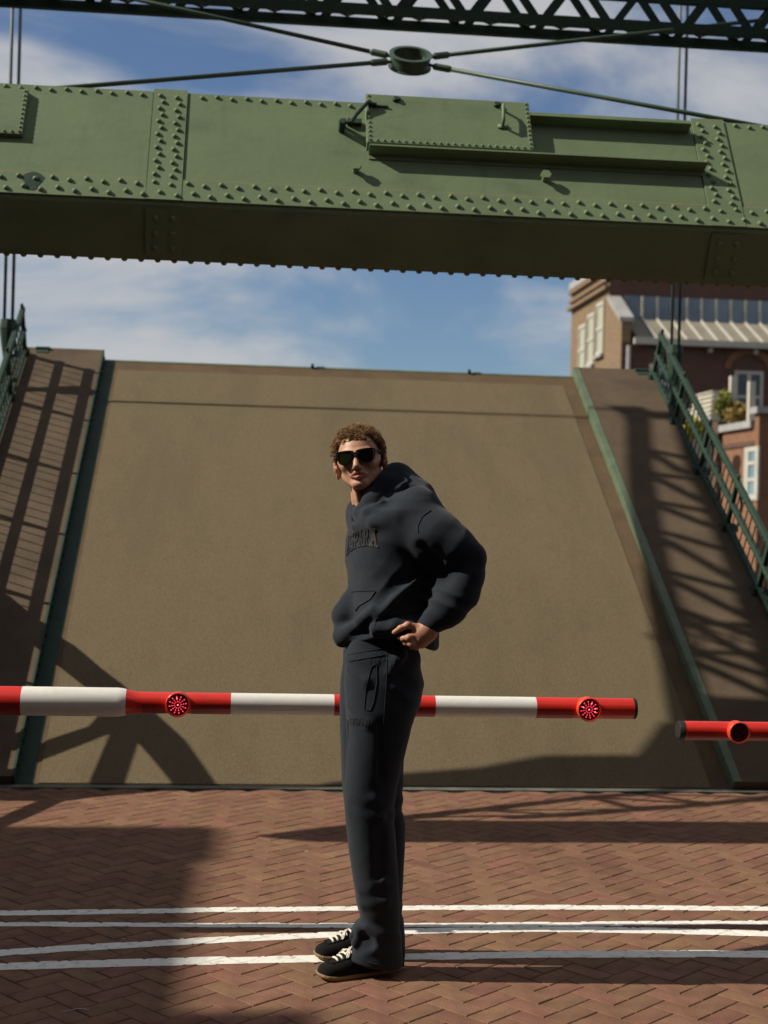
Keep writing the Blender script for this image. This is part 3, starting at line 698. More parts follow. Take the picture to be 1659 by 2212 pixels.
for nm, mm, xs_, rs_ in [('end_cap', M_BLACK, [bx2(1464), bx2(1466), bx2(1477)], [0.034, 0.036, 0.0365]), ('red_stripe', M_RED, [bx2(1477), 2.6], [0.036, 0.036]), ('white_stripe', M_WHITE, [2.6, 3.3], [0.036, 0.036]), ('red_stripe', M_RED, [3.3, 4.2], [0.036, 0.036])]:
    q = MB(); lathe_x(q, xs_, rs_, BY, BZ2); o = q.build(nm, mm, boom2); o.data.polygons.foreach_set('use_smooth', [len(p.vertices) == 4 for p in o.data.polygons])
q = MB(); tape(q, bx2(1480), bx2(1655), 0.0368, BY, BZ2); q.build('reflective_tape', M_TAPE, boom2, True)
lamp(bx2(1586), BY - 0.01, BZ2 + 0.002, 0.0405, boom2, False, 1)
q = MB(); q.box((4.05, BY - 0.16, 0), (4.5, BY + 0.16, 1.0)); q.build('barrier_post', M_WHITE, boom2)
# ================================================================== BUILDINGS
def brickwall(name, c1, c2, mortar, scale=9.0):
    m = mat(name, c1, c2, 0.9, scale=1.2)
    nt = m.node_tree; N = nt.nodes; L = nt.links; b = N['Principled BSDF']
    geo = N.new('ShaderNodeNewGeometry'); sx = N.new('ShaderNodeSeparateXYZ'); L.new(geo.outputs['Position'], sx.inputs[0])
    ad = N.new('ShaderNodeMath'); ad.operation = 'ADD'; L.new(sx.outputs['X'], ad.inputs[0]); L.new(sx.outputs['Y'], ad.inputs[1])
    cb = N.new('ShaderNodeCombineXYZ'); L.new(ad.outputs[0], cb.inputs['X']); L.new(sx.outputs['Z'], cb.inputs['Y'])
    bt = N.new('ShaderNodeTexBrick'); bt.inputs['Scale'].default_value = scale / 2; bt.inputs['Color1'].default_value = (*c1, 1); bt.inputs['Color2'].default_value = (*c2, 1); bt.inputs['Mortar'].default_value = (*mortar, 1)
    bt.inputs['Mortar Size'].default_value = 0.012; bt.inputs['Brick Width'].default_value = 0.95; bt.inputs['Row Height'].default_value = 0.3
    L.new(cb.outputs[0], bt.inputs['Vector']); L.new(bt.outputs['Color'], b.inputs['Base Color'])
    return m
M_BDARK = brickwall('dark_brick_wall', (0.125, 0.062, 0.042), (0.09, 0.045, 0.033), (0.13, 0.10, 0.085))
M_BTAN = brickwall('tan_brick_wall', (0.235, 0.155, 0.085), (0.185, 0.12, 0.068), (0.22, 0.18, 0.125))
M_BORANGE = brickwall('orange_brick_wall', (0.24, 0.115, 0.058), (0.19, 0.09, 0.048), (0.22, 0.15, 0.11))
M_FRAME = mat('window_frame_white', (0.50, 0.48, 0.41), (0.42, 0.40, 0.34), 0.6, scale=3)
M_GLASS = mat('window_glass', (0.045, 0.06, 0.08), (0.02, 0.03, 0.04), 0.08, scale=1.2, spec=0.6)
M_GLASSB = mat('skylight_glass', (0.16, 0.20, 0.25), (0.10, 0.13, 0.17), 0.15, scale=0.8, spec=0.6)
M_LEAD = mat('lead_roof', (0.25, 0.225, 0.175), (0.19, 0.17, 0.13), 0.7, scale=1.6)
M_ZINC = mat('zinc_grey', (0.38, 0.37, 0.35), (0.30, 0.29, 0.28), 0.6, scale=2)
M_STUC = mat('white_stucco', (0.54, 0.51, 0.42), (0.42, 0.39, 0.32), 0.8, scale=1.5)
Y1, Y2 = 43.0, 44.6
def on(px, py, Y): p = at(px, py, Y); return p[0], p[2]
def quad(mb, x0, y0, x1, y1, Y, d0, d1):          # upright slab between two surveyed corners
    a = on(x0, y0, Y); c = on(x1, y1, Y)
    mb.box((min(a[0], c[0]), Y + d0, min(a[1], c[1])), (max(a[0], c[0]), Y + d1, max(a[1], c[1]))); return mb
XS = on(1342, 745, Y1)[0]
wh = tag(empty('warehouse', (XS + 4, Y1 + 3, -0.07)), 'dark brick building with sunlit tan side wall, glass clerestory and pale lean-to roof', 'building')
YF = Y1 + 0.0
# find depth of the far corner of the side wall
for k in range(400):
    yy = Y1 + k * 0.05
    P = np.array([XS, yy, 8.0]) - CAM
    if 829.5 + FD * (P @ RT) / (P @ FW) < 1234: break
YFAR = yy
ZTOP = hit(1236, 628, (XS, 0, 0), (1, 0, 0))[2]
def z3(x, y): return ((1300 + x * 0.3888) * 0.8848, (640 + y * 0.3888) * 0.8848)
zL = hit(*z3(545, 380), (XS, 0, 0), (1, 0, 0))[2]; zU = hit(*z3(484, 238), (XS, 0, 0), (1, 0, 0))[2]
q = MB(); q.prism([(XS, Y1 + 0.002, -0.07), (XS, Y1 + 0.002, zL), (XS, Y2, zU), (XS, Y2, ZTOP), (XS, YFAR, ZTOP), (XS, YFAR, -0.07)], (0.3, 0, 0)); o = q.build('side_wall', M_BTAN, wh); fix_normals(o)
q = MB(); q.prism([(XS - 0.08, Y1 - 0.05, zL + 0.003), (XS - 0.08, Y1 - 0.05, zL + 0.14), (XS - 0.08, Y2 - 0.01, zU + 0.14), (XS - 0.08, Y2 - 0.01, zU + 0.003)], (0.45, 0, 0)); o = q.build('sloped_coping', M_ZINC, wh); fix_normals(o)
q = MB(); q.box((XS + 0.02, Y1, -0.07), (XS + 16, Y1 + 0.3, on(1500, 744, Y1)[1])); q.build('front_wall', M_BDARK, wh)
q = MB(); q.box((XS + 0.004, Y2 - 0.003, on(1400, 700, Y2)[1]), (XS + 16, Y2 + 0.3, ZTOP)); q.build('upper_wall', M_BDARK, wh)
q = MB(); q.box((XS + 0.3, YFAR - 0.3, -0.07), (XS + 16, YFAR, ZTOP)); q.box((XS + 15.7, Y1 + 0.3, -0.07), (XS + 16, YFAR - 0.3, ZTOP - 0.01)); q.build('rear_wall', M_BDARK, wh)
q = MB(); q.box((XS - 0.1, Y2 - 0.1, ZTOP + 0.001), (XS + 16.1, YFAR + 0.1, ZTOP + 0.25)); q.build('roof', M_ZINC, wh)
for dz, o_ in ((-0.35, 0.10), (-0.62, 0.16), (-0.05, 0.12)):
    q = MB(); q.box((XS - o_, Y2 - 0.02, ZTOP + dz - 0.12), (XS - 0.002, YFAR + 0.1, ZTOP + dz)); q.build('cornice', M_BTAN, wh)
# side wall windows
for (xa, ya, xb, yb) in ((298, 405, 332, 700), (352, 335, 388, 640), (410, 265, 447, 572)):
    A_ = hit(*z3(xa, ya), (XS, 0, 0), (1, 0, 0)); B_ = hit(*z3(xb, yb), (XS, 0, 0), (1, 0, 0))
    y0, y1_ = min(A_[1], B_[1]), max(A_[1], B_[1]); za, zb_ = B_[2], A_[2]
    q = MB()
    for (aa, bb, cc, dd) in ((y0, y0 + 0.08, za, zb_), (y1_ - 0.08, y1_, za, zb_), (y0 + .08, y1_ - .08, za, za + .12), (y0 + .08, y1_ - .08, zb_ - .12, zb_), (y0 + .08, y1_ - .08, (za + zb_) / 2 - .05, (za + zb_) / 2 + .05)):
        q.box((XS - 0.05, aa, cc), (XS - 0.003, bb, dd))
    wdw = q.build('window', M_FRAME, wh)
    q = MB(); q.box((XS - 0.02, y0 + .1, za + .1), (XS - 0.004, y1_ - .1, zb_ - .1)); q.build('pane', mat('blind_pane', (0.42, 0.42, 0.30), None, 0.3), wdw)
    q = MB(); q.box((XS - 0.12, y0 - .05, za - .1), (XS - 0.0035, y1_ + .05, za - .002)); q.build('sill', M_ZINC, wdw)
# clerestory
xb0, xb1 = on(1347, 690, Y2)[0], XS + 15
zc0, zc1 = on(1500, 694, Y2)[1], on(1500, 645, Y2)[1]
q = MB(); q.box((xb0, Y2 - 0.06, zc0 - 0.1), (xb1, Y2 - 0.004, zc1)); clr = q.build('clerestory', M_GLASSB, wh)
k = 0; xx = xb0 + 0.55
while xx < xb1:
    q = MB(); q.box((xx, Y2 - 0.12, zc0 - 0.1), (xx + 0.07, Y2 - 0.062, zc1)); q.build('mullion', M_FRAME, clr); xx += 0.485
# lean-to roof with ribs
ze = on(1500, 737, Y1 - 0.2)[1]
q = MB(); q.prism([(xb0, Y2 - 0.05, zc0), (xb0, Y2 - 0.05, zc0 - 0.1), (xb0, Y1 - 0.2, ze - 0.1), (xb0, Y1 - 0.2, ze)], (xb1 - xb0, 0, 0)); lr = q.build('lean_to_roof', M_LEAD, wh); fix_normals(lr)
xx = xb0 + 0.55
while xx < xb1:
    q = MB(); q.bar((xx + 0.035, Y2 - 0.05, zc0 + 0.03), (xx + 0.035, Y1 - 0.2, ze + 0.03), 0.06, 0.06, (0, 0, 1)); q.build('roof_rib', M_FRAME, lr); xx += 0.485
q = MB(); q.box((xb0 - 0.15, Y1 - 0.36, ze - 0.16), (xb1, Y1 - 0.2, ze + 0.03)); q.build('gutter', M_FRAME, wh)
px0 = on(1358, 760, Y1 - 0.1)[0]
q = MB(); q.tube([(px0, Y1 - 0.1, -0.05), (px0, Y1 - 0.1, ze - 0.2)], 0.07, 8); q.build('downpipe', M_ZINC, wh)
q = MB(); xx = xb0 + 0.8
while xx < xb1: q.box((xx, Y1 - 0.19, ze - 0.32), (xx + 0.12, Y1 - 0.003, ze - 0.18)); xx += 1.45
q.build('gutter_brackets', M_FRAME, wh)['kind'] = 'stuff'
def front_window(x0, y0, x1, y1, Y, parent, nx=2, ny=2, fm=M_FRAME, gm=M_GLASS, fw=0.10, arch=True):
    a = on(x0, y1, Y); c = on(x1, y0, Y); xa, xb_, za, zb_ = a[0], c[0], a[1], c[1]
    q = MB(); q.box((xa, Y - 0.07, za), (xa + fw, Y - 0.003, zb_)); q.box((xb_ - fw, Y - 0.07, za), (xb_, Y - 0.003, zb_)); q.box((xa + fw, Y - 0.07, zb_ - fw), (xb_ - fw, Y - 0.003, zb_)); q.box((xa + fw, Y - 0.07, za), (xb_ - fw, Y - 0.003, za + fw))
    for k in range(1, nx): xm = xa + (xb_ - xa) * k / nx; q.box((xm - fw * .6, Y - 0.068, za + fw), (xm + fw * .6, Y - 0.004, zb_ - fw))
    for k in range(1, ny):
        zm = za + (zb_ - za) * (1 - k / ny * 0.9); 
        for j in range(nx):
            q.box((xa + fw + 0.001 + (xb_ - xa) * j / nx - (fw * .3 if j else 0), Y - 0.066, zm - fw * .45), (xa + (xb_ - xa) * (j + 1) / nx - fw * .62, Y - 0.005, zm + fw * .45))
    wdw = q.build('window', fm, parent)
    for j in range(nx):
        q = MB(); q.box((xa + (xb_ - xa) * j / nx + fw * .62, Y - 0.03, za + fw * .9), (xa + (xb_ - xa) * (j + 1) / nx - fw * .62, Y - 0.006, zb_ - fw * .9)); q.build('pane', gm, wdw)
    q = MB(); q.box((xa - .1, Y - 0.16, za - .13), (xb_ + .1, Y - 0.0035, za - .004)); q.build('sill', M_ZINC, wdw)
    if arch:
        n = 12; V = []
        xm, hw = (xa + xb_) / 2, (xb_ - xa) / 2 + 0.12
        for k in range(n + 1):
            a_ = math.pi * k / n; ca, sa = math.cos(a_), math.sin(a_)
            V += [(xm - hw * ca, Y - 0.05, zb_ + 0.06 + 0.45 * sa), (xm - (hw + .2) * ca, Y - 0.05, zb_ + 0.06 + 0.68 * sa)]
        q = MB(); q.add(V + [(x, Y + .01, z) for x, y, z in V], [(2 * k, 2 * k + 2, 2 * k + 3, 2 * k + 1) for k in range(n)] + [(2 * k + 1, 2 * k + 3, 2 * n + 2 + 2 * k + 3, 2 * n + 2 + 2 * k + 1) for k in range(n)]); q.build('brick_arch', M_BORANGE, wdw)
    return wdw
front_window(1583, 803, 1648, 925, Y1, wh)
front_window(1402, 788, 1452, 880, Y1, wh, 2, 2, arch=False)
front_window(1760, 806, 1825, 928, Y1, wh)

# house with the roof terrace, lower right
Y3 = 34.0; Y3F = 36.7
XH = on(1642, 900, Y3)[0]
hs = tag(empty('terrace_house', (XH + 3, Y3 + 2, -0.07)), 'orange brick house with white-capped roof terrace and tall white window', 'building')
zt = hit(*z3(1350, 1045), (XH, 0, 0), (1, 0, 0))[2]; zp = on(1650, 893, Y3)[1]
q = MB(); q.box((XH, Y3 + 0.3, -0.07), (XH + 0.25, Y3F, zt)); q.build('side_wall', M_BORANGE, hs)
q = MB(); q.box((XH - 0.02, Y3, -0.07), (XH + 7, Y3 + 0.295, zp)); q.build('front_wall', M_BORANGE, hs)
q = MB(); q.box((XH - 0.10, Y3 + 0.40, zt + 0.002), (XH + 0.4, Y3F + 0.1, zt + 0.18)); q.build('coping', M_ZINC, hs)
q = MB(); q.box((XH - 0.12, Y3 - 0.1, zp + 0.002), (XH + 7.1, Y3 + 0.398, zp + 0.16)); q.build('coping', M_ZINC, hs)
q = MB(); q.box((XH - 0.12, Y3F + 0.102, -0.07), (XH + 0.3, Y3F + 0.5, zt + 0.3)); q.build('pier', M_BDARK, hs)
q = MB(); q.box((XH - 0.04, Y3 + 0.30, zt - 0.45), (XH - 0.002, Y3F, zt - 0.33)); q.build('brick_course', M_BDARK, hs)
q = MB(); q.box((XH + 0.26, Y3 + 0.30, zt - 0.4), (XH + 7, Y3F, zt - 0.2)); q.build('terrace_floor', M_ZINC, hs)
A_ = hit(*z3(1345, 1165), (XH, 0, 0), (1, 0, 0)); B_ = hit(*z3(1424, 1495), (XH, 0, 0), (1, 0, 0))
y0, y1_, za, zb_ = B_[1], A_[1], B_[2], A_[2]; hgt = zb_ - za
q = MB()
for aa, bb, cc, dd in ((y0, y0 + .22, za, zb_), (y1_ - .3, y1_, za, zb_), (y0 + .22, y1_ - .3, za, za + .14), (y0 + .22, y1_ - .3, zb_ - .12, zb_), (y0 + .22, y1_ - .3, za + hgt * .35, za + hgt * .35 + .09), (y0 + .22, y1_ - .3, za + hgt * .66, za + hgt * .66 + .09)): q.box((XH - 0.06, aa, cc), (XH - 0.003, bb, dd))
wd = q.build('window', M_FRAME, hs)
q = MB(); q.box((XH - 0.03, y0 + .2, za + .1), (XH - 0.004, y1_ - .28, zb_ - .1)); q.build('pane', mat('sky_glass', (0.10, 0.19, 0.24), (0.2, 0.3, 0.34), 0.1, scale=0.7), wd)
for x, y0, Yp in ((1585, 812, 36.3), (1640, 824, 34.9)):
    X_ = XH + 0.12; p_ = at(x, y0, Yp); q = MB(); q.box((X_ - .08, Yp, zt + .183), (X_ + .08, Yp + 0.16, p_[2])); q.build('terrace_post', M_STUC, hs)
# cream house with stepped gable, behind the railing
Y4 = 37.4
sg = tag(empty('white_house', (on(1540, 1000, Y4)[0], Y4 + 1, -0.07)), 'cream white house with stepped gable seen through the right railing', 'building')
a, c = on(1490, 960, Y4), on(1592, 960, Y4); z_lo, z_hi = on(1500, 912, Y4)[1], on(1520, 838, Y4)[1]
q = MB(); q.box((a[0], Y4 + 0.3, -0.07), (c[0], Y4 + 4, z_lo)); q.build('wall', M_STUC, sg)
for k in range(7):
    t0, t1 = k / 7, (k + 1) / 7
    xl = on(1540 + 3 * k, 870, Y4)[0]; xr = on(1592 - 30 * t1, 870, Y4)[0] + 0.15; ya = Y4 + 0.2 + 0.08 * k
    q = MB(); q.box((xl, ya, z_lo + (z_hi - z_lo) * t0 + 0.003), (xr, Y4 + 2.6 - 0.1 * k, z_lo + (z_hi - z_lo) * t1 - 0.04)); q.box((xl - 0.05, ya - 0.05, z_lo + (z_hi - z_lo) * t1 - 0.038), (xr + 0.05, Y4 + 2.65 - 0.1 * k, z_lo + (z_hi - z_lo) * t1)); q.build('gable_step', M_STUC, sg)
q = MB(); q.box((a[0] - 0.1, Y4 + 0.1, z_lo - 0.25), (c[0] + 0.05, Y4 + 0.298, z_lo + 0.05)); q.build('balcony_cap', M_STUC, sg)
for x0, y0, x1, y1 in ((1500, 1080, 1535, 1190), (1548, 960, 1580, 1030), (1550, 1100, 1585, 1200), (1500, 985, 1530, 1050)):
    front_window(x0, y0, x1, y1, Y4 + 0.3, sg, 2, 1, arch=False, fw=0.07)
# shrubs on the terraces
def shrub(name, label, center, rx, rz, m, n, group=None):
    c = np.asarray(center, float); V = []; Fc = []
    for k in range(n):
        d = rng.normal(size=3); d /= np.linalg.norm(d); rr = rng.uniform(0.35, 1.0) ** 0.5 * (1 + 0.22 * math.sin(5 * d[0] + 3 * d[2] + center[0]))
        p = c + d * rr * np.array([rx, rx * 0.8, rz]); s = rng.uniform(0.05, 0.1) * 0.9
        a = rng.normal(size=3); a /= np.linalg.norm(a); b_ = np.cross(a, rng.normal(size=3)); b_ /= np.linalg.norm(b_)
        i = len(V); V += [p - a * s, p + b_ * s * .5, p + a * s, p - b_ * s * .5]; Fc.append((i, i + 1, i + 2, i + 3))
    e = tag(empty(name, (c[0], c[1], c[2] - rz)), label, 'shrub', group)
    q = MB(); q.add(V, Fc); q.build('foliage', m, e)
    q = MB()
    for k in range(5): q.tube([(c[0] + 0.03 * k, c[1], c[2] - rz * 1.1), (c[0] + (k - 2) * rx * .2, c[1], c[2]), (c[0] + (k - 2) * rx * .35, c[1] + .05, c[2] + rz * .6)], [0.02, 0.012, 0.005], 5)
    q.build('stem', mat('twig', (0.08, 0.05, 0.03), None, 0.9), e)
ML1 = mat('leaf_yellow', (0.42, 0.34, 0.02), (0.30, 0.28, 0.03), 0.6, scale=3)
ML2 = mat('leaf_green', (0.12, 0.16, 0.02), (0.22, 0.20, 0.03), 0.6, scale=3)
ML3 = mat('leaf_orange', (0.34, 0.22, 0.06), (0.20, 0.17, 0.04), 0.6, scale=3)
ML4 = mat('leaf_red', (0.20, 0.05, 0.05), (0.14, 0.06, 0.03), 0.6, scale=3)
def sh(px, py, Y): p = at(px, py, Y); return p
shrub('terrace_shrub', 'bright yellow green shrub behind the right bridge railing', sh(1497, 925, 35.6), 0.36, 0.24, ML1, 1500, 'shrubs on the house terraces')
shrub('terrace_shrub', 'green leafy shrub below the dark brick wall beside the white gable', sh(1568, 875, 36.4), 0.24, 0.34, ML2, 1200, 'shrubs on the house terraces')
shrub('terrace_shrub', 'tawny orange shrub on the coping of the brick terrace', sh(1600, 893, 36.2), 0.40, 0.26, ML3, 1500, 'shrubs on the house terraces')
shrub('terrace_shrub', 'small reddish shrub at the foot of the white framed window', sh(1625, 893, 36.3), 0.26, 0.2, ML4, 900, 'shrubs on the house terraces')
# unseen houses left of the road: narrow one inferred from its shadow, tall one added
XW = -0.14 - 1.16667 * 8.3
def canal_house(y0, y1, zr, label, col, xoff=0.0):
    e = tag(empty('canal_house', (XW - 4, (y0 + y1) / 2, -0.07)), label, 'building', 'houses left of the road')
    q = MB(); q.box((XW - 8, y0, -0.07), (XW + xoff, y1, zr - 0.25)); q.build('wall', col, e)
    q = MB(); q.box((XW - 8.1, y0 + 0.0, zr - 0.248), (XW + xoff + 0.0, y1 - 0.0, zr)); q.build('roof', M_ZINC, e)
    n = max(1, int((y1 - y0) / 1.5))
    for fl in range(3):
        for k in range(n):
            yc = y0 + (k + 0.5) * (y1 - y0) / n; z0 = 0.9 + fl * 2.5
            q = MB(); q.box((XW + xoff + 0.002, yc - .45, z0), (XW + xoff + 0.03, yc + .45, z0 + 1.5)); wd = q.build('window', M_FRAME, e)
            q = MB(); q.box((XW + xoff + 0.0302, yc - .37, z0 + .08), (XW + xoff + 0.04, yc + .37, z0 + 1.42)); q.build('pane', M_GLASS, wd)
    return e
canal_house(4.24, 7.04, 8.3, 'narrow brick house left of the road, casting the long shadow edge', M_BDARK)
canal_house(-8.0, 4.22, 15.0, 'unseen tall brick house added left of the road to shade the ground near the camera', M_BORANGE)  # tall house added out of view to shade ground and cut bounced light
q = MB(); q.box((XW - 1.2, 6.36, 8.302), (XW - 0.05, 7.03, 8.41)); tag(q.build('chimney_stack', M_BDARK), 'low brick chimney stack on the far end of the narrow house', 'chimney')
q = MB(); q.box((XW - 1.2, 4.25, 8.302), (XW - 0.02, 4.46, 8.68)); tag(q.build('chimney_stack', M_BDARK), 'taller brick chimney stack on the near end of the narrow house', 'chimney')

# unseen houses added behind the camera to block fill light from the sky
for k, (x0, x1, zr, m_, lab) in enumerate(((-9.6, -3.2, 13.0, M_BDARK, 'dark brick house added behind the camera to block skylight, at the left'), (-3.15, 3.0, 14.5, M_BORANGE, 'orange brick house added directly behind the camera to block skylight'), (3.05, 9.5, 12.5, M_BDARK, 'dark brick house added behind the camera to block skylight, at the right'), (9.55, 16.5, 13.5, M_BDARK, 'dark brick corner house added behind the camera to block skylight, far right'))):
    e = tag(empty('skylight_blocker', ((x0 + x1) / 2, -11, -0.07)), lab, 'building', 'added skylight-blocking houses behind the camera')
    q = MB(); q.box((x0, -17, -0.07), (x1, -7.0, zr)); q.build('wall', m_, e)
    q = MB(); q.box((x0, -7.0 + 0.002, zr - 0.5), (x1, -6.7, zr - 0.1)); q.build('cornice', M_ZINC, e)
    for fl in range(4):
        for j in range(3):
            xc = x0 + (j + 0.5) * (x1 - x0) / 3; z0 = 0.9 + fl * 2.9
            q = MB(); q.box((xc - .6, -6.998, z0), (xc + .6, -6.96, z0 + 1.9)); wd = q.build('window', M_FRAME, e)
            q = MB(); q.box((xc - .5, -6.959, z0 + .1), (xc + .5, -6.95, z0 + 1.8)); q.build('pane', M_GLASS, wd)

# unseen row added right of the street to cut more skylight
for k, (y0, y1, zr, m_, lab) in enumerate(((-17.0, -9.5, 13.0, M_BDARK, 'dark brick house added right of the street to block skylight, farthest behind the camera'), (-9.45, -2.5, 14.0, M_BORANGE, 'orange brick house added right of the street to block skylight, level with the camera'), (-2.45, 4.0, 12.0, M_BDARK, 'dark brick house added right of the street to block skylight, next to the canal'))):
    e = tag(empty('right_skylight_blocker', (16, (y0 + y1) / 2, -0.07)), lab, 'building', 'added skylight-blocking houses right of the street')
    q = MB(); q.box((13.0, y0, -0.07), (20.0, y1, zr)); q.build('wall', m_, e)
    for fl in range(4):
        for j in range(3):
            yc = y0 + (j + 0.5) * (y1 - y0) / 3; z0 = 0.9 + fl * 2.8
            q = MB(); q.box((12.96, yc - .6, z0), (12.998, yc + .6, z0 + 1.9)); wd = q.build('window', M_FRAME, e)
            q = MB(); q.box((12.95, yc - .5, z0 + .1), (12.959, yc + .5, z0 + 1.8)); q.build('pane', M_GLASS, wd)

# ================================================================== PERSON
DP = 4.888; FS = 3472.0
def loc(x, y, c=0.0):                              # surveyed photo point + offset towards the viewer -> body frame (right, up, toward viewer)
    k = (DP - c) / FS
    return np.array([(x - 937.5) * k, (1250.0 - y) * k, c])
def p5(x, y, c=0.0): return loc(760 + 0.28933 * x, 1000 + 0.28933 * y, c)
def p6(x, y, c=0.0): return loc(760 + 0.40709 * x, 1540 + 0.40682 * y, c)
def ph(x, y, c=0.0): return loc(780 + 0.14467 * x, 1010 + 0.14467 * y, c)
def ps(x, y, c=0.0): return loc(740 + 0.18083 * x, 2150 + 0.18083 * y, c)
def to_world(P):
    P = np.asarray(P, float); return CAM + P[..., 0:1] * RT + P[..., 1:2] * UP + (DP - P[..., 2:3]) * FW
def smin(a, b, k):
    h = np.clip(0.5 + 0.5 * (b - a) / k, 0, 1); return b + (a - b) * h - k * h * (1 - h)
def smax(a, b, k): return -smin(-a, -b, k)
def cone(P, a, b, ra, rb):
    a = np.asarray(a, np.float32); b = np.asarray(b, np.float32); d = b - a; t = np.clip(((P - a) @ d) / (d @ d), 0, 1)
    return np.linalg.norm(P - a - t[:, None] * d, axis=1) - (ra + (rb - ra) * t)
def chain(P, pts, rs, k=0.02):
    s = None
    for i in range(len(pts) - 1):
        q = cone(P, pts[i], pts[i + 1], rs[i], rs[i + 1]); s = q if s is None else smin(s, q, k)
    return s
def ell(P, c, r, rot=None):
    Q = P - np.asarray(c, np.float32)
    if rot is not None: Q = Q @ rot
    r = np.asarray(r, np.float32); n_ = np.linalg.norm(Q / r, axis=1); return (n_ - 1) * r.min() * (0.6 + 0.4 * n_ / np.maximum(n_, 1))
def nets(f, lo, hi, h):
    lo = np.asarray(lo, float); n = np.ceil((np.asarray(hi) - lo) / h).astype(int) + 1
    ax = [lo[i] + h * np.arange(n[i]) for i in range(3)]
    G = np.stack(np.meshgrid(*ax, indexing='ij'), -1).reshape(-1, 3).astype(np.float32)
    st4 = 4; cx = [np.minimum(np.arange(0, n[i] + st4, st4), n[i] - 1) for i in range(3)]
    GC = np.stack(np.meshgrid(*[ax[i][cx[i]] for i in range(3)], indexing='ij'), -1).reshape(-1, 3).astype(np.float32)
    cv = f(GC).reshape([len(c) for c in cx])
    near_ = [np.clip(np.round(np.arange(n[i]) / st4).astype(int), 0, len(cx[i]) - 1) for i in range(3)]
    val = cv[np.ix_(*near_)].ravel().astype(np.float32)
    need = np.flatnonzero(np.abs(val) < 5.0 * h + 0.008)
    for i in range(0, len(need), 300000): val[need[i:i + 300000]] = f(G[need[i:i + 300000]])
    val = val.reshape(n); ins = val < 0
    cnt = np.zeros(n - 1, np.int8)
    for dx in (0, 1):
        for dy in (0, 1):
            for dz in (0, 1): cnt += ins[dx:n[0] - 1 + dx, dy:n[1] - 1 + dy, dz:n[2] - 1 + dz]
    act = (cnt > 0) & (cnt < 8); idx = -np.ones(n - 1, int); I = np.argwhere(act); idx[act] = np.arange(len(I))
    acc = np.zeros((len(I), 3)); num = np.zeros(len(I))
    cor = [(a, b, c) for a in (0, 1) for b in (0, 1) for c in (0, 1)]
    for p in cor:
        for d in range(3):
            if p[d]: continue
            q = list(p); q[d] = 1
            va = val[tuple((I + p).T)]; vb = val[tuple((I + q).T)]; m = (va < 0) != (vb < 0)
            t = np.where(m, va / np.where(m, va - vb, 1), 0)
            pt = np.tile(np.array(p, float), (len(I), 1)); pt[:, d] += t
            acc[m] += pt[m]; num[m] += 1
    V = lo + h * (I + acc / num[:, None])
    Fs = []
    for d in range(3):
        e = [1, 1, 1]; e[d] = 0
        sl0 = [slice(1, n[i] - 1) if i != d else slice(0, n[i] - 1) for i in range(3)]
        sl1 = [slice(1, n[i] - 1) if i != d else slice(1, n[i]) for i in range(3)]
        a_, b_ = ins[tuple(sl0)], ins[tuple(sl1)]; J = np.argwhere(a_ != b_); flip = a_[a_ != b_]
        J = J + np.array([0 if i == d else 1 for i in range(3)])
        o1, o2 = [i for i in range(3) if i != d]
        u = np.zeros(3, int); u[o1] = 1; w_ = np.zeros(3, int); w_[o2] = 1
        c0, c1, c2, c3 = [idx[tuple((J - s).T)] for s in (u * 0, u, u + w_, w_)]
        quad_ = np.stack([c0, c1, c2, c3], 1)
        if d == 1: flip = ~flip
        quad_[~flip] = quad_[~flip][:, ::-1]
        Fs.append(quad_)
    Fq = np.concatenate(Fs); Fq = Fq[(Fq >= 0).all(1)]
    return V, Fq
def smooth_verts(V, Fq, it=2, lam=0.5):
    E_ = np.concatenate([Fq[:, [0, 1]], Fq[:, [1, 2]], Fq[:, [2, 3]], Fq[:, [3, 0]]])
    for _ in range(it):
        acc = np.zeros_like(V); n_ = np.zeros(len(V))
        np.add.at(acc, E_[:, 0], V[E_[:, 1]]); np.add.at(acc, E_[:, 1], V[E_[:, 0]]); np.add.at(n_, E_[:, 0], 1); np.add.at(n_, E_[:, 1], 1)
        V = V + lam * (acc / np.maximum(n_, 1)[:, None] - V)
    return V
def mesh_from(name, V, Fq, m, parent=None):
    W_ = to_world(V); me = bpy.data.meshes.new(name)
    me.from_pydata(W_.tolist(), [], Fq.tolist()); me.update(); me.materials.append(m)
    me.polygons.foreach_set('use_smooth', [True] * len(me.polygons))
    return link(name, me, parent)
def bvh_of(V, Fq): return BVHTree.FromPolygons(V.tolist(), Fq.tolist())
def on_surf(bv, a, b):                              # nearest surface towards the viewer
    h_ = bv.ray_cast(Vector((a, b, 1.0)), Vector((0, 0, -1)))
    return None if h_[0] is None else (np.array(h_[0]), np.array(h_[1]))
def noise3(P, sc, seed):
    r = np.random.default_rng(seed); out = np.zeros(len(P), np.float32)
    for k in range(6):
        d = r.normal(size=3); d /= np.linalg.norm(d); out += np.sin(P @ (d * sc * r.uniform(0.6, 1.6)).astype(np.float32) + r.uniform(0, 6.28)).astype(np.float32)
    return out / 6

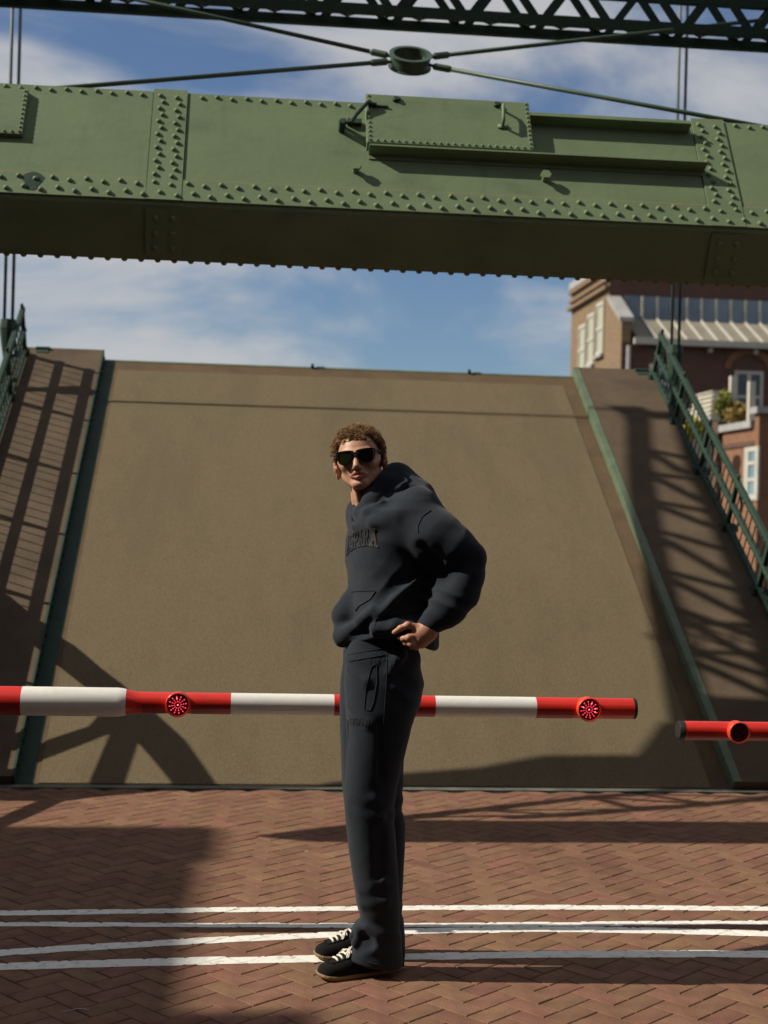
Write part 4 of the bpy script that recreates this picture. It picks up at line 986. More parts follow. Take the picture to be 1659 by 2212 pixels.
M_SKIN = mat('skin', (0.49, 0.275, 0.172), (0.41, 0.208, 0.125), 0.5, scale=55, detail=8, spec=0.4, bump=0.04, bscale=350)
sb_ = M_SKIN.node_tree.nodes['Principled BSDF']; sb_.inputs['Subsurface Weight'].default_value = 0.12; sb_.inputs['Subsurface Radius'].default_value = (0.012, 0.004, 0.002); sb_.inputs['Subsurface Scale'].default_value = 0.6
M_CLOTH = mat('charcoal_fleece', (0.025, 0.0305, 0.039), (0.016, 0.020, 0.0265), 0.95, scale=240, spec=0.10, bump=0.12, bscale=700, sheen=0.10)
M_HAIR = mat('hair_golden_brown', (0.36, 0.20, 0.075), (0.13, 0.062, 0.022), 0.5, scale=60, spec=0.35, objrand=0.45)
M_HAIRD = mat('hair_roots', (0.035, 0.018, 0.008), None, 0.7)
M_FRAMEG = mat('sunglass_frame', (0.006, 0.006, 0.006), None, 0.18, spec=0.6)
M_LENSG = mat('sunglass_lens', (0.008, 0.011, 0.004), None, 0.08, spec=0.12)
M_APPL = mat('letter_applique', (0.013, 0.013, 0.015), (0.022, 0.022, 0.024), 0.7, scale=120, spec=0.3)
M_APPL2 = mat('letter_sheen', (0.075, 0.066, 0.055), (0.04, 0.036, 0.03), 0.6, scale=160, spec=0.3)
M_SHOE = mat('black_suede', (0.010, 0.0095, 0.009), (0.006, 0.006, 0.006), 0.95, scale=60, spec=0.12, sheen=0.03, bump=0.15, bscale=500)
M_GUM = mat('gum_sole', (0.24, 0.155, 0.07), (0.19, 0.12, 0.055), 0.7, scale=40)
M_LACE = mat('white_lace', (0.72, 0.66, 0.56), (0.6, 0.54, 0.46), 0.8, scale=200)

# ---------------- head frame
hr, hyw, hp_ = math.radians(7.5), math.radians(-7), math.radians(4)
ex = np.array([math.cos(hr), math.sin(hr), 0]); ey = np.array([-math.sin(hr), math.cos(hr), 0]); ez = np.array([0, 0, 1.0])
def rotv(v, ax, a): return v * math.cos(a) + np.cross(ax, v) * math.sin(a) + ax * (ax @ v) * (1 - math.cos(a))
ex, ez = rotv(ex, ey, hyw), rotv(ez, ey, hyw)
ey, ez = rotv(ey, ex, -hp_), rotv(ez, ex, -hp_)
HR = np.stack([ex, ey, ez], 1)                      # columns: head axes in the body frame
HC = ph(700, 893, 0.01)
def hd(x, y, z): return HC + HR @ np.array([x, y, z])
HR32 = HR.astype(np.float32)
def head_sdf(P):
    Q = (P - HC.astype(np.float32)) @ HR32
    A = lambda *a: np.array(a, np.float32)
    s = ell(Q, A(0, 0.050, -0.012), A(0.073, 0.080, 0.092))
    s = smin(s, ell(Q, A(0, 0.048, 0.035), A(0.060, 0.052, 0.055)), 0.02)
    s = smin(s, ell(Q, A(0, -0.002, 0.038), A(0.060, 0.066, 0.052)), 0.025)
    for sg in (-1, 1):
        s = smin(s, cone(Q, A(sg * 0.053, -0.030, 0.012), A(sg * 0.014, -0.066, 0.074), 0.015, 0.0145), 0.022)
        s = smin(s, cone(Q, A(sg * 0.058, 0.018, 0.025), A(sg * 0.045, 0.003, 0.066), 0.014, 0.013), 0.02)
        s = smin(s, cone(Q, A(sg * 0.044, 0.043, 0.078), A(sg * 0.012, 0.040, 0.091), 0.008, 0.008), 0.014)
        s = smax(s, -ell(Q, A(sg * 0.032, 0.024, 0.100), A(0.018, 0.011, 0.014)), 0.012)
        s = smin(s, cone(Q, A(sg * 0.011, -0.012, 0.100), A(sg * 0.0135, -0.013, 0.093), 0.0078, 0.0068), 0.006)
        s = smax(s, -cone(Q, A(sg * 0.006, -0.021, 0.107), A(sg * 0.007, -0.012, 0.105), 0.0030, 0.0025), 0.003)
        # ear
        er = 0.36
        eo = A(sg * 0.0765, 0.004, -0.004); B = np.array([[math.cos(sg * er), 0, -math.sin(sg * er)], [0, 1, 0], [math.sin(sg * er), 0, math.cos(sg * er)]], np.float32)
        Qe = (Q - eo) @ B.T
        Qe = Qe * A(sg, 1, 1)
        e_ = ell(Qe, A(0.006, 0.0, -0.004), A(0.008, 0.032, 0.0185))
        rim = None
        an = np.linspace(-0.5, 3.7, 9)
        pts = [A(0.011, 0.001 + 0.029 * math.sin(a), -0.004 - 0.0165 * math.cos(a) * -1) for a in an]
        rim = chain(Qe, pts, [0.0036] * 9, 0.003)
        e_ = smax(e_, -ell(Qe, A(0.014, 0.004, 0.0), A(0.007, 0.018, 0.0105)), 0.006)
        e_ = smin(e_, rim, 0.004)
        e_ = smin(e_, ell(Qe, A(0.006, -0.027, 0.003), A(0.005, 0.010, 0.008)), 0.006)
        e_ = smin(e_, ell(Qe, A(0.002, -0.002, 0.012), A(0.006, 0.008, 0.005)), 0.004)
        s = smin(s, e_, 0.006)
    s = smin(s, ell(Q, A(0, -0.064, 0.078), A(0.021, 0.016, 0.0165)), 0.014)
    s = smin(s, chain(Q, [A(0, 0.040, 0.090), A(0, 0.022, 0.101), A(0, -0.008, 0.1165)], [0.0075, 0.0080, 0.0112], 0.008), 0.012)
    s = smin(s, ell(Q, A(0, -0.030, 0.082), A(0.027, 0.018, 0.019)), 0.012)
    s = smin(s, chain(Q, [A(-0.028, -0.0355, 0.083), A(-0.007, -0.0285, 0.0990), A(0.007, -0.0285, 0.0990), A(0.028, -0.0355, 0.083)], [0.0035, 0.0066, 0.0066, 0.0035], 0.004), 0.003)
    s = smin(s, chain(Q, [A(-0.025, -0.0385, 0.084), A(0, -0.044, 0.0970), A(0.025, -0.0385, 0.084)], [0.004, 0.0082, 0.004], 0.006), 0.003)
    s = smax(s, -chain(Q, [A(-0.029, -0.0375, 0.092), A(0, -0.0358, 0.1060), A(0.029, -0.0375, 0.092)], [0.0018] * 3, 0.002), 0.003)
    s = smax(s, -cone(Q, A(0, -0.021, 0.107), A(0, -0.026, 0.105), 0.0022, 0.0025), 0.004)
    s = smax(s, -ell(Q, A(0, -0.0535, 0.101), A(0.016, 0.0045, 0.006)), 0.008)
    # neck
    s = smin(s, chain(P, [ph(750, 1120, -0.02), ph(800, 1420, -0.02), ph(880, 1750, -0.03)], [0.050, 0.050, 0.060], 0.02), 0.022)
    s = smin(s, cone(P, ph(640, 1290, 0.045), ph(690, 1600, 0.022), 0.010, 0.011), 0.018)   # throat
    s = smin(s, cone(P, ph(960, 1050, 0.01), ph(700, 1640, 0.03), 0.014, 0.010), 0.016)     # neck muscle
    return s
V1, F1 = nets(head_sdf, ph(150, 1900, -0.16), ph(1250, 60, 0.15), 0.0021)
V1 = smooth_verts(V1, F1, 1, 0.4)

# ---------------- hand and forearm
CH = 0.205
def hand_sdf(P):
    s = chain(P, [p5(1180, 1640, CH), p5(1010, 1800, CH), p5(975, 1850, CH + 0.004)], [0.036, 0.027, 0.026], 0.02)
    s = smin(s, chain(P, [p5(985, 1850, CH), p5(905, 1880, CH + 0.012)], [0.026, 0.021], 0.02), 0.02)
    s = smin(s, chain(P, [p5(985, 1890, CH), p5(915, 1945, CH + 0.012)], [0.026, 0.019], 0.02), 0.025)
    s = smin(s, cone(P, p5(955, 1900, CH + 0.005), p5(935, 1970, CH + 0.0), 0.024, 0.017), 0.02)
    r = 0.0092
    s = smin(s, chain(P, [p5(895, 1838, CH + 0.012), p5(812, 1818, CH + 0.022), p5(752, 1845, CH + 0.020), p5(700, 1880, CH + 0.012)], [0.0125, 0.0108, 0.0096, 0.0078], 0.006), 0.009)
    s = smin(s, chain(P, [p5(890, 1900, CH + 0.016), p5(822, 1925, CH + 0.028), p5(778, 1932, CH + 0.018), p5(752, 1925, CH + 0.002)], [0.0125, 0.0112, 0.0096, 0.0082], 0.006), 0.007)
    s = smin(s, chain(P, [p5(900, 1945, CH + 0.014), p5(845, 1975, CH + 0.024), p5(800, 1968, CH + 0.014), p5(785, 1950, CH - 0.004)], [0.012, 0.0108, 0.0094, 0.008], 0.006), 0.007)
    s = smin(s, chain(P, [p5(930, 1975, CH + 0.006), p5(885, 2002, CH + 0.014), p5(850, 2000, CH + 0.002), p5(838, 1985, CH - 0.012)], [0.0105, 0.0095, 0.0085, 0.0075], 0.006), 0.007)
    s = smin(s, chain(P, [p5(960, 1830, CH - 0.008), p5(900, 1812, CH - 0.012), p5(850, 1830, CH - 0.018), p5(800, 1865, CH - 0.022)], [0.014, 0.012, 0.0105, 0.009], 0.006), 0.009)
    for (x, y) in ((812, 1818), (822, 1925), (845, 1975), (885, 2002)): s = smin(s, ell(P, p5(x + 4, y, CH + 0.027 if y < 1990 else CH + 0.017), (0.0085, 0.0085, 0.006)), 0.006)
    return s
V2, F2 = nets(hand_sdf, p5(640, 2080, 0.14), p5(1260, 1560, 0.27), 0.0018)
V2 = smooth_verts(V2, F2, 1, 0.4)
# ---------------- inner body (under the clothes) that joins head, arms and legs
def inner_sdf(P):
    s = chain(P, [ph(880, 1750, -0.03), p5(720, 1000, -0.01), p5(700, 1500, -0.01), p6(400, 250, 0.0)], [0.05, 0.09, 0.07, 0.08], 0.05)
    s = smin(s, chain(P, [p5(800, 900, 0.05), p5(980, 1010, 0.16), p5(1310, 1252, 0.205), p5(1280, 1450, 0.205), p5(1180, 1640, CH)], [0.05, 0.04, 0.026, 0.03, 0.034], 0.015), 0.04)
    s = smin(s, chain(P, [p6(420, 300, 0.06), p6(370, 950, 0.07), p6(390, 1900, 0.05)], [0.07, 0.05, 0.036], 0.03), 0.03)
    s = smin(s, chain(P, [p6(400, 300, -0.08), p6(370, 950, -0.10), p6(420, 1850, -0.13)], [0.07, 0.05, 0.036], 0.03), 0.03)
    return s
V3, F3 = nets(inner_sdf, p6(120, 2000, -0.25), p5(1500, 700, 0.30), 0.012)
off = 0; VV = []; FF = []
for v_, f_ in ((V1, F1), (V2, F2), (V3, F3)): VV.append(v_); FF.append(f_ + off); off += len(v_)
VB = np.concatenate(VV); FB = np.concatenate(FF)
person = mesh_from('person', VB, FB, M_SKIN)
tag(person, 'man in charcoal hooded tracksuit, black sunglasses and black trainers standing side-on, hand on hip', 'person')
# lips and flush tint as a colour attribute of the skin itself
Qh = (VB - HC) @ HR
lip = np.exp(-((Qh[:, 1] + 0.0365) / 0.0090) ** 2) * np.exp(-(Qh[:, 0] / 0.025) ** 4) * (Qh[:, 2] > 0.08)
ear = np.clip((np.abs(Qh[:, 0]) - 0.072) / 0.01, 0, 1) * (np.abs(Qh[:, 1]) < 0.05) * (np.abs(Qh[:, 2]) < 0.05)
kn = (np.abs(VB - p5(820, 1900, CH)).max(1) < 0.09) * 0.25
tint = np.clip(lip + 0.18 * ear + kn * 0.5, 0, 1)
ca = person.data.color_attributes.new('tint', 'FLOAT_COLOR', 'POINT')
ca.data.foreach_set('color', np.stack([tint, tint, tint, np.ones_like(tint)], 1).astype(np.float32).ravel())
nt = M_SKIN.node_tree; att = nt.nodes.new('ShaderNodeAttribute'); att.attribute_name = 'tint'
mixl = nt.nodes.new('ShaderNodeMix'); mixl.data_type = 'RGBA'; mixl.inputs['B'].default_value = (0.42, 0.12, 0.085, 1)
old = sb_.inputs['Base Color'].links[0].from_socket
nt.links.new(old, mixl.inputs['A']); nt.links.new(att.outputs['Fac'], mixl.inputs['Factor']); nt.links.new(mixl.outputs['Result'], sb_.inputs['Base Color'])

# ---------------- hair
hb = MB(); r2 = np.random.default_rng(3)
def hair_ok(x, y, z):
    if z > 0.045: return y > 0.094 - 0.25 * max(0, abs(x) - 0.035) - (0.004 if abs(x - 0.0) < 0.02 else 0)
    if z > 0.012: return y > 0.030 + (z - 0.012) * 1.55
    if z > -0.03: return y > 0.030
    return y > -0.035
def add_curl(mb, c, n, rad, tr, turns, seg=13):
    n = n / np.linalg.norm(n); a = np.cross(n, r2.normal(size=3)); a /= np.linalg.norm(a); b_ = np.cross(n, a)
    ax = n * r2.uniform(-0.2, 0.8) + a * r2.uniform(-1, 1) + b_ * r2.uniform(-1, 1); ax /= np.linalg.norm(ax)
    u = np.cross(ax, n); u /= np.linalg.norm(u); w_ = np.cross(ax, u); pts = []
    for k in range(seg):
        t = 2 * math.pi * turns * k / (seg - 1)
        pts.append(c + (u * math.cos(t) + w_ * math.sin(t)) * rad * (0.75 + 0.25 * k / seg) + ax * rad * 0.55 * t / 6.28)
    mb.tube(pts, [tr * 0.6] + [tr] * (seg - 2) + [tr * 0.3], 3, False)
cnt_ = 0
while cnt_ < 4200:
    d = r2.normal(size=3); d /= np.linalg.norm(d)
    p = np.array([0, 0.050, -0.012]) + d * np.array([0.074, 0.081, 0.093])
    if not hair_ok(*p): continue
    nrm = d / np.array([0.074, 0.081, 0.093]); nrm /= np.linalg.norm(nrm)
    lift = r2.uniform(0.0, 0.017) * (1.0 if p[1] > 0.05 else 0.8) + (0.006 if p[0] < 0 and p[1] < 0.12 else 0.0)
    c = hd(*(p + nrm * lift)); n_ = HR @ nrm
    add_curl(hb, c, n_, r2.uniform(0.0032, 0.0078), r2.uniform(0.0004, 0.0010), r2.uniform(0.7, 1.7), 11); cnt_ += 1
for k in range(26):                                  # curls on the forehead hairline
    x = r2.uniform(-0.045, 0.05); p = np.array([x, 0.092 + r2.uniform(-0.006, 0.010) - 6 * x * x, 0.078 - 6 * x * x]); add_curl(hb, hd(*p), HR @ np.array([0, 0.3, 1.0]), r2.uniform(0.004, 0.007), 0.0015, 1.3)
for k in range(70):                                  # loose flyaway hairs
    d = r2.normal(size=3); d /= np.linalg.norm(d); p = np.array([0, 0.050, -0.012]) + d * np.array([0.074, 0.081, 0.093])
    if not hair_ok(*p) or p[2] > 0.05: continue
    add_curl(hb, hd(*(p + d * 0.022)), HR @ d, r2.uniform(0.006, 0.011), 0.00035, r2.uniform(0.4, 0.9), 9)
W_ = to_world(np.array(hb.v)); hb.v = [tuple(q) for q in W_]
hair = hb.build('hair', M_HAIR, person, True)
def cap_sdf(P):
    Q = (P - HC.astype(np.float32)) @ HR32
    s = ell(Q, (0, 0.050, -0.012), (0.0775, 0.0845, 0.0965))
    x, y, z = Q[:, 0], Q[:, 1], Q[:, 2]
    lim = np.where(z > 0.045, 0.100 - 0.25 * np.maximum(0, np.abs(x) - 0.035), np.where(z > 0.012, 0.034 + (z - 0.012) * 1.75, np.where(z > -0.03, 0.034, -0.03)))
    return smax(s, (lim - y), 0.004)
Vc, Fc_ = nets(cap_sdf, HC - 0.14, HC + np.array([0.14, 0.17, 0.14]), 0.004)
mesh_from('hair_roots', Vc, Fc_, M_HAIRD, hair)

# ---------------- sunglasses
sgm = MB(); GY, GZ = 0.026, 0.1115
def gp(x, y, z): return hd(x, y, z)
def lens_outline(sg, grow=0.0, n=28):
    pts = []
    key = [(0.0095, 0.0135), (0.030, 0.0175), (0.055, 0.0175), (0.062, 0.0135), (0.0605, 0.000), (0.054, -0.0145), (0.040, -0.0195), (0.026, -0.0185), (0.0155, -0.0105), (0.0105, 0.003)]
    K = np.array(key); c = np.array([0.036, 0.0])
    K = c + (K - c) * (1 + grow) * np.array([1.06, 1.16]); m = len(K)
    for i in range(n):                               # closed Catmull-Rom
        t = i / n * m; k = int(t); f = t - k
        P0, P1, P2, P3 = K[(k - 1) % m], K[k % m], K[(k + 1) % m], K[(k + 2) % m]
        q = 0.5 * (2 * P1 + (P2 - P0) * f + (2 * P0 - 5 * P1 + 4 * P2 - P3) * f * f + (3 * P1 - P0 - 3 * P2 + P3) * f ** 3)
        pts.append((sg * q[0], q[1]))
    return pts
def gz(x): return GZ - 5.2 * x * x
glasses = None
fr_m = MB()
for sg in (-1, 1):
    O = lens_outline(sg, 0.13); I_ = lens_outline(sg, -0.13); n = len(O)
    V = [];
    for (x, y) in O: V.append(gp(x, GY + y, gz(x) + 0.002))
    for (x, y) in I_: V.append(gp(x, GY + y, gz(x) + 0.0025))
    for (x, y) in O: V.append(gp(x, GY + y, gz(x) - 0.004))
    for (x, y) in I_: V.append(gp(x, GY + y, gz(x) - 0.003))
    Fc = []
    for k in range(n):
        j = (k + 1) % n; Fc += [(k, j, n + j, n + k), (2 * n + k, 3 * n + k, 3 * n + j, 2 * n + j), (k, 2 * n + k, 2 * n + j, j), (n + k, n + j, 3 * n + j, 3 * n + k)]
    fr_m.add(V, Fc)
    fr_m.tube([gp(sg * 0.064, GY + 0.013, gz(0.064)), gp(sg * 0.0725, GY + 0.013, 0.080), gp(sg * 0.0765, GY + 0.011, 0.045), gp(sg * 0.0775, GY + 0.008, 0.0), gp(sg * 0.075, GY - 0.012, -0.022)], [0.0045, 0.005, 0.0042, 0.0035, 0.003], 8)
fr_m.tube([gp(-0.012, GY + 0.008, GZ + 0.000), gp(-0.005, GY + 0.0095, GZ + 0.0035), gp(0.005, GY + 0.0095, GZ + 0.0035), gp(0.012, GY + 0.008, GZ)], 0.0036, 8)
fr_m.v = [tuple(q) for q in to_world(np.array(fr_m.v))]
glasses = fr_m.build('sunglasses', M_FRAMEG, person, False); fix_normals(glasses)
for sg in (-1, 1):
    I_ = lens_outline(sg, -0.08); n = len(I_); V = [gp(sg * 0.036, GY, gz(0.036) + 0.001)] + [gp(x, GY + y, gz(x) - 0.0005) for x, y in I_]
    q = MB(); q.add(to_world(np.array(V)), [(0, 1 + k, 1 + (k + 1) % n) for k in range(n)]); q.build('lens', M_LENSG, glasses, True)
    q = MB(); q.add(to_world(np.array([gp(sg * (0.0585 + a), GY + 0.0125 + b_, gz(0.06) + 0.0038) for a, b_ in ((0, 0), (0.006, 0), (0.006, 0.0022), (0, 0.0022))])), [(0, 1, 2, 3)]); q.build('temple_stud', mat('chrome_stud', (0.6, 0.6, 0.6), None, 0.2, metal=1.0), glasses)

# ---------------- hoodie
TS = [(700, 560, 940, -0.01, 0.10), (760, 440, 1010, -0.01, 0.17), (850, 352, 1085, 0.0, 0.205), (960, 328, 1110, 0.0, 0.215), (1100, 300, 1100, 0.0, 0.21), (1290, 290, 1080, 0.0, 0.20), (1420, 318, 1060, 0.0, 0.195), (1540, 318, 1050, 0.0, 0.195), (1640, 300, 1050, 0.0, 0.20), (1750, 305, 1055, 0.0, 0.20), (1850, 300, 1062, 0.0, 0.198), (1900, 270, 1068, 0.0, 0.195), (2000, 250, 1062, 0.0, 0.185), (2080, 280, 1020, 0.0, 0.17)]
tb = np.array([p5(0, t[0])[1] for t in TS]); tL = np.array([p5(t[1], t[0])[0] for t in TS]); tR = np.array([p5(t[2], t[0])[0] for t in TS]); tc0 = np.array([t[3] for t in TS]); td = np.array([t[4] for t in TS])
o_ = np.argsort(tb); tb, tL, tR, tc0, td = tb[o_], tL[o_], tR[o_], tc0[o_], td[o_]
PHI = math.radians(20)
def torso(P):
    b = P[:, 1]; L_, R_, c0, D_ = [np.interp(b, tb, q) for q in (tL, tR, tc0, td)]
    ws = (R_ - L_) / 2; a0 = (L_ + R_) / 2
    D_ = np.minimum(D_, ws * 0.9 / math.sin(PHI)); Wd = np.sqrt(np.maximum(ws ** 2 - (D_ * math.sin(PHI)) ** 2, 1e-4)) / math.cos(PHI)
    da, dc = P[:, 0] - a0, P[:, 2] - c0
    u = da * math.cos(PHI) - dc * math.sin(PHI); v = da * math.sin(PHI) + dc * math.cos(PHI)
    e = 2.25; n_ = (np.abs(u / Wd) ** e + np.abs(v / D_) ** e) ** (1 / e)
    return smax((n_ - 1) * np.minimum(Wd, D_), b - tb[-1], 0.03)
hem_x = np.array([p5(x, 0)[0] for x in (100, 200, 300, 430, 530, 650, 800, 950, 1070, 1200)]); hem_b = np.array([p5(0, y)[1] for y in (1970, 1968, 1958, 1935, 1905, 1880, 1900, 1985, 2050, 2050)])
def hoodie0(P):
    s = torso(P)
    s = smin(s, chain(P, [p5(450, 860, -0.13), p5(700, 780, -0.02), p5(900, 800, 0.13)], [0.062, 0.07, 0.062], 0.05), 0.05)
    return s
def hoodie_sdf(P):
    s = hoodie0(P)
    # far arm, hand in the pouch
    s = smin(s, chain(P, [p5(520, 930, -0.17), p5(600, 1300, -0.23), p5(420, 1690, -0.12)], [0.085, 0.075, 0.06], 0.03), 0.04)
    # pouch bulge and gathered hem
    s = smin(s, cone(P, p5(345, 1640, 0.0), p5(287, 1738, 0.01), 0.045, 0.049), 0.03)
    s = smin(s, cone(P, p5(300, 1890, 0.02), p5(300, 1890, -0.06), 0.043, 0.043), 0.02)
    hem = np.interp(P[:, 0], hem_x, hem_b)
    s = smax(s, hem - P[:, 1], 0.018)
    s = smin(s, chain(P, [p5(262, 1925, 0.05), p5(420, 1790, 0.145), p5(520, 1690, 0.175)], [0.030, 0.016, 0.010], 0.02), 0.030)
    # hem rib
    s = smin(s, chain(P, [p5(540, 1855, 0.178), p5(700, 1825, 0.192), p5(850, 1800, 0.192), p5(950, 1790, 0.17)], [0.020, 0.020, 0.018, 0.012], 0.015), 0.016)
    # near sleeve
    arm = chain(P, [p5(905, 955, 0.135), p5(1050, 1080, 0.185), p5(1210, 1175, 0.205)], [0.096, 0.086, 0.072], 0.03)
    arm = smin(arm, chain(P, [p5(1210, 1175, 0.205), p5(1342, 1252, 0.205), p5(1318, 1400, 0.205), p5(1258, 1545, 0.205), p5(1145, 1685, 0.205)], [0.072, 0.0515, 0.057, 0.063, 0.056], 0.012), 0.02)
    arm = smin(arm, chain(P, [p5(1145, 1685, 0.205), p5(1040, 1775, 0.205)], [0.056, 0.042], 0.03), 0.03)
    s = smin(s, chain(P, [p5(1060, 1180, 0.13), p5(1160, 1300, 0.15), p5(1170, 1450, 0.15), p5(1080, 1600, 0.12)], [0.07, 0.066, 0.060, 0.05], 0.02), 0.03)
    cuff = cone(P, p5(1055, 1760, 0.205), p5(992, 1815, 0.205), 0.042, 0.036)
    s = smin(s, arm, 0.030)
    # sleeve wrinkles: accordion folds along the forearm
    fa, fb = p5(1285, 1330, 0.205), p5(1010, 1800, 0.205); fd = (fb - fa) / np.linalg.norm(fb - fa); fl = np.linalg.norm(fb - fa)
    tt = (P - fa.astype(np.float32)) @ fd.astype(np.float32); rr_ = np.linalg.norm(P - fa.astype(np.float32) - tt[:, None] * fd.astype(np.float32), axis=1)
    win = np.clip((tt - 0.02) / 0.06, 0, 1) * np.clip((fl - 0.012 - tt) / 0.03, 0, 1) * np.clip((0.12 - rr_) / 0.03, 0, 1)
    side_ = np.clip(0.75 - (P[:, 0] - p5(1150, 1600)[0]) * 5.5, 0.15, 1.2)
    phs = tt * (2 * np.pi / 0.047) + 1.1 * np.sin(P[:, 2] * 30) + 14 * (P[:, 0] - fa[0]) + 0.8 * np.sin(P[:, 1] * 55)
    s = s - win * side_ * (0.0075 * (1 - np.abs(np.sin(phs * 0.5)) ** 0.8) - 0.002)
    s = smax(s, -cone(P, p5(1150, 1330, 0.29), p5(1400, 1245, 0.275), 0.014, 0.012), 0.035)      # elbow fold
    s = smax(s, -chain(P, [p5(930, 1180, 0.262), p5(1020, 1300, 0.262), p5(1090, 1420, 0.262)], [0.016, 0.022, 0.018], 0.02), 0.04)  # sleeve meets side
    # chest folds
    for pts, r, k in (([(360, 985, 0.09), (520, 960, 0.165), (720, 890, 0.20)], 0.006, 0.05), ([(560, 1735, 0.178), (700, 1610, 0.203), (880, 1440, 0.208)], 0.008, 0.026), ([(360, 880, 0.06), (470, 860, 0.13), (600, 770, 0.155)], 0.008, 0.035)):
        s = smin(s, chain(P, [p5(*q_) for q_ in pts], [r * .4] + [r] * (len(pts) - 2) + [r * .4], 0.02), k)
    for pts, r in (([(345, 930, 0.15), (480, 905, 0.215), (640, 840, 0.25)], 0.010), ([(420, 1450, 0.215), (560, 1500, 0.235)], 0.008), ([(600, 1800, 0.222), (760, 1700, 0.232), (900, 1600, 0.232)], 0.014)):
        s = smax(s, -chain(P, [p5(*q_) for q_ in pts], [r * .5] + [r] * (len(pts) - 2) + [r * .5], 0.02), 0.03)
    # diagonal drag folds towards the hip, gathers above the hem
    w1 = np.exp(-((P[:, 0] - p5(700, 0)[0]) / 0.075) ** 2 - ((P[:, 1] - p5(0, 1560)[1]) / 0.085) ** 2) * (P[:, 2] > 0)
    dd_ = (P[:, 0] * 0.62 - P[:, 1] * 0.78)
    s = s - 0.0065 * w1 * (1 - np.abs(np.sin(dd_ * 50 + 0.7 * np.sin(P[:, 0] * 25)))) + 0.002 * w1
    w2 = np.exp(-((P[:, 0] - p5(420, 0)[0]) / 0.06) ** 2 - ((P[:, 1] - p5(0, 1000)[1]) / 0.06) ** 2) * (P[:, 2] > 0)
    s = s - 0.004 * w2 * (1 - np.abs(np.sin((P[:, 0] * 0.35 + P[:, 1]) * 62))) + 0.001 * w2
    # pocket opening
    s = smax(s, -chain(P, [p5(550, 1560, 0.215), p5(470, 1630, 0.200), p5(395, 1680, 0.175), p5(520, 1725, 0.205)], [0.003, 0.006, 0.006, 0.004], 0.004), 0.010)
    s = smin(s, cuff, 0.008)
    # cut out the collar opening then lay the hood and collar roll round the neck
    s = smax(s, -chain(P, [ph(760, 1350, -0.02), ph(720, 1660, 0.0)], [0.058, 0.045], 0.02), 0.012)
    s = smin(s, chain(P, [p5(640, 640, 0.045), p5(520, 770, 0.085), p5(430, 850, 0.070), p5(395, 868, 0.040), p5(372, 845, 0.0), p5(385, 800, -0.04)], [0.040, 0.034, 0.022, 0.016, 0.015, 0.018], 0.015), 0.014)
    s = smin(s, chain(P, [p5(640, 640, 0.045), p5(715, 585, 0.0), p5(700, 600, -0.08)], [0.040, 0.046, 0.045], 0.03), 0.03)
    s = smin(s, chain(P, [p5(725, 585, 0.0), p5(800, 680, 0.02), p5(890, 760, 0.04), p5(960, 830, 0.05)], [0.046, 0.055, 0.058, 0.05], 0.04), 0.03)
    s = smax(s, -chain(P, [p5(560, 800, 0.135), p5(660, 690, 0.125), p5(800, 655, 0.115), p5(900, 700, 0.115)], [0.006, 0.012, 0.013, 0.010], 0.01), 0.016)
    s = s + 0.0024 * noise3(P * np.array([1, 1.5, 1], np.float32), 28, 5) + 0.0013 * noise3(P * np.array([1, 1.6, 1], np.float32), 62, 6) + 0.0005 * noise3(P, 150, 8)
    return s
V4, F4 = nets(hoodie_sdf, p5(110, 2130, -0.33), p5(1560, 420, 0.32), 0.0046)
V4 = smooth_verts(V4, F4, 1, 0.5)
hoodie = mesh_from('hoodie', V4, F4, M_CLOTH, person)
bvH = bvh_of(V4, F4)

# ---------------- trousers
def leg(rows, c0s, ds):
    b_ = np.array([p6(0, r[0])[1] for r in rows]); L_ = np.array([p6(r[1], r[0], c)[0] for r, c in zip(rows, c0s)]); R_ = np.array([p6(r[2], r[0], c)[0] for r, c in zip(rows, c0s)])
    o_ = np.argsort(b_); return b_[o_], L_[o_], R_[o_], np.array(c0s)[o_], np.array(ds)[o_]
nearleg = leg([(0, 235, 620), (90, 215, 635), (150, 205, 640), (300, 195, 642), (450, 205, 622), (600, 210, 588), (800, 203, 540), (950, 198, 505), (1100, 205, 495), (1300, 224, 512), (1450, 246, 524), (1600, 272, 530), (1700, 298, 532), (1780, 300, 536), (1850, 255, 542), (1930, 198, 548), (2010, 190, 548)],
              [0.06, 0.06, 0.065, 0.075, 0.08, 0.08, 0.08, 0.08, 0.078, 0.072, 0.068, 0.062, 0.058, 0.056, 0.054, 0.052, 0.05], [0.095, 0.098, 0.10, 0.105, 0.105, 0.10, 0.092, 0.086, 0.082, 0.080, 0.078, 0.076, 0.074, 0.076, 0.080, 0.084, 0.084])
farleg = leg([(150, 200, 600), (300, 175, 610), (450, 166, 600), (600, 168, 580), (760, 176, 556), (950, 184, 553), (1060, 194, 545), (1120, 200, 546), (1200, 208, 562), (1400, 235, 560), (1600, 280, 550), (1700, 300, 545), (1790, 290, 548), (1850, 245, 556), (1900, 225, 560), (1990, 225, 562)],
             [-0.07, -0.08, -0.085, -0.09, -0.095, -0.10, -0.105, -0.105, -0.11, -0.12, -0.13, -0.135, -0.14, -0.145, -0.15, -0.15], [0.10, 0.10, 0.10, 0.098, 0.092, 0.088, 0.085, 0.085, 0.082, 0.080, 0.078, 0.076, 0.076, 0.078, 0.078, 0.078])
def legsdf(P, T, e=2.2):
    b = P[:, 1]; L_, R_, c0, D_ = [np.interp(b, T[0], T[i]) for i in (1, 2, 3, 4)]
    w_ = (R_ - L_) / 2; n_ = (np.abs((P[:, 0] - (L_ + R_) / 2) / w_) ** e + np.abs((P[:, 2] - c0) / D_) ** e) ** (1 / e)
    return (n_ - 1) * np.minimum(w_, D_)
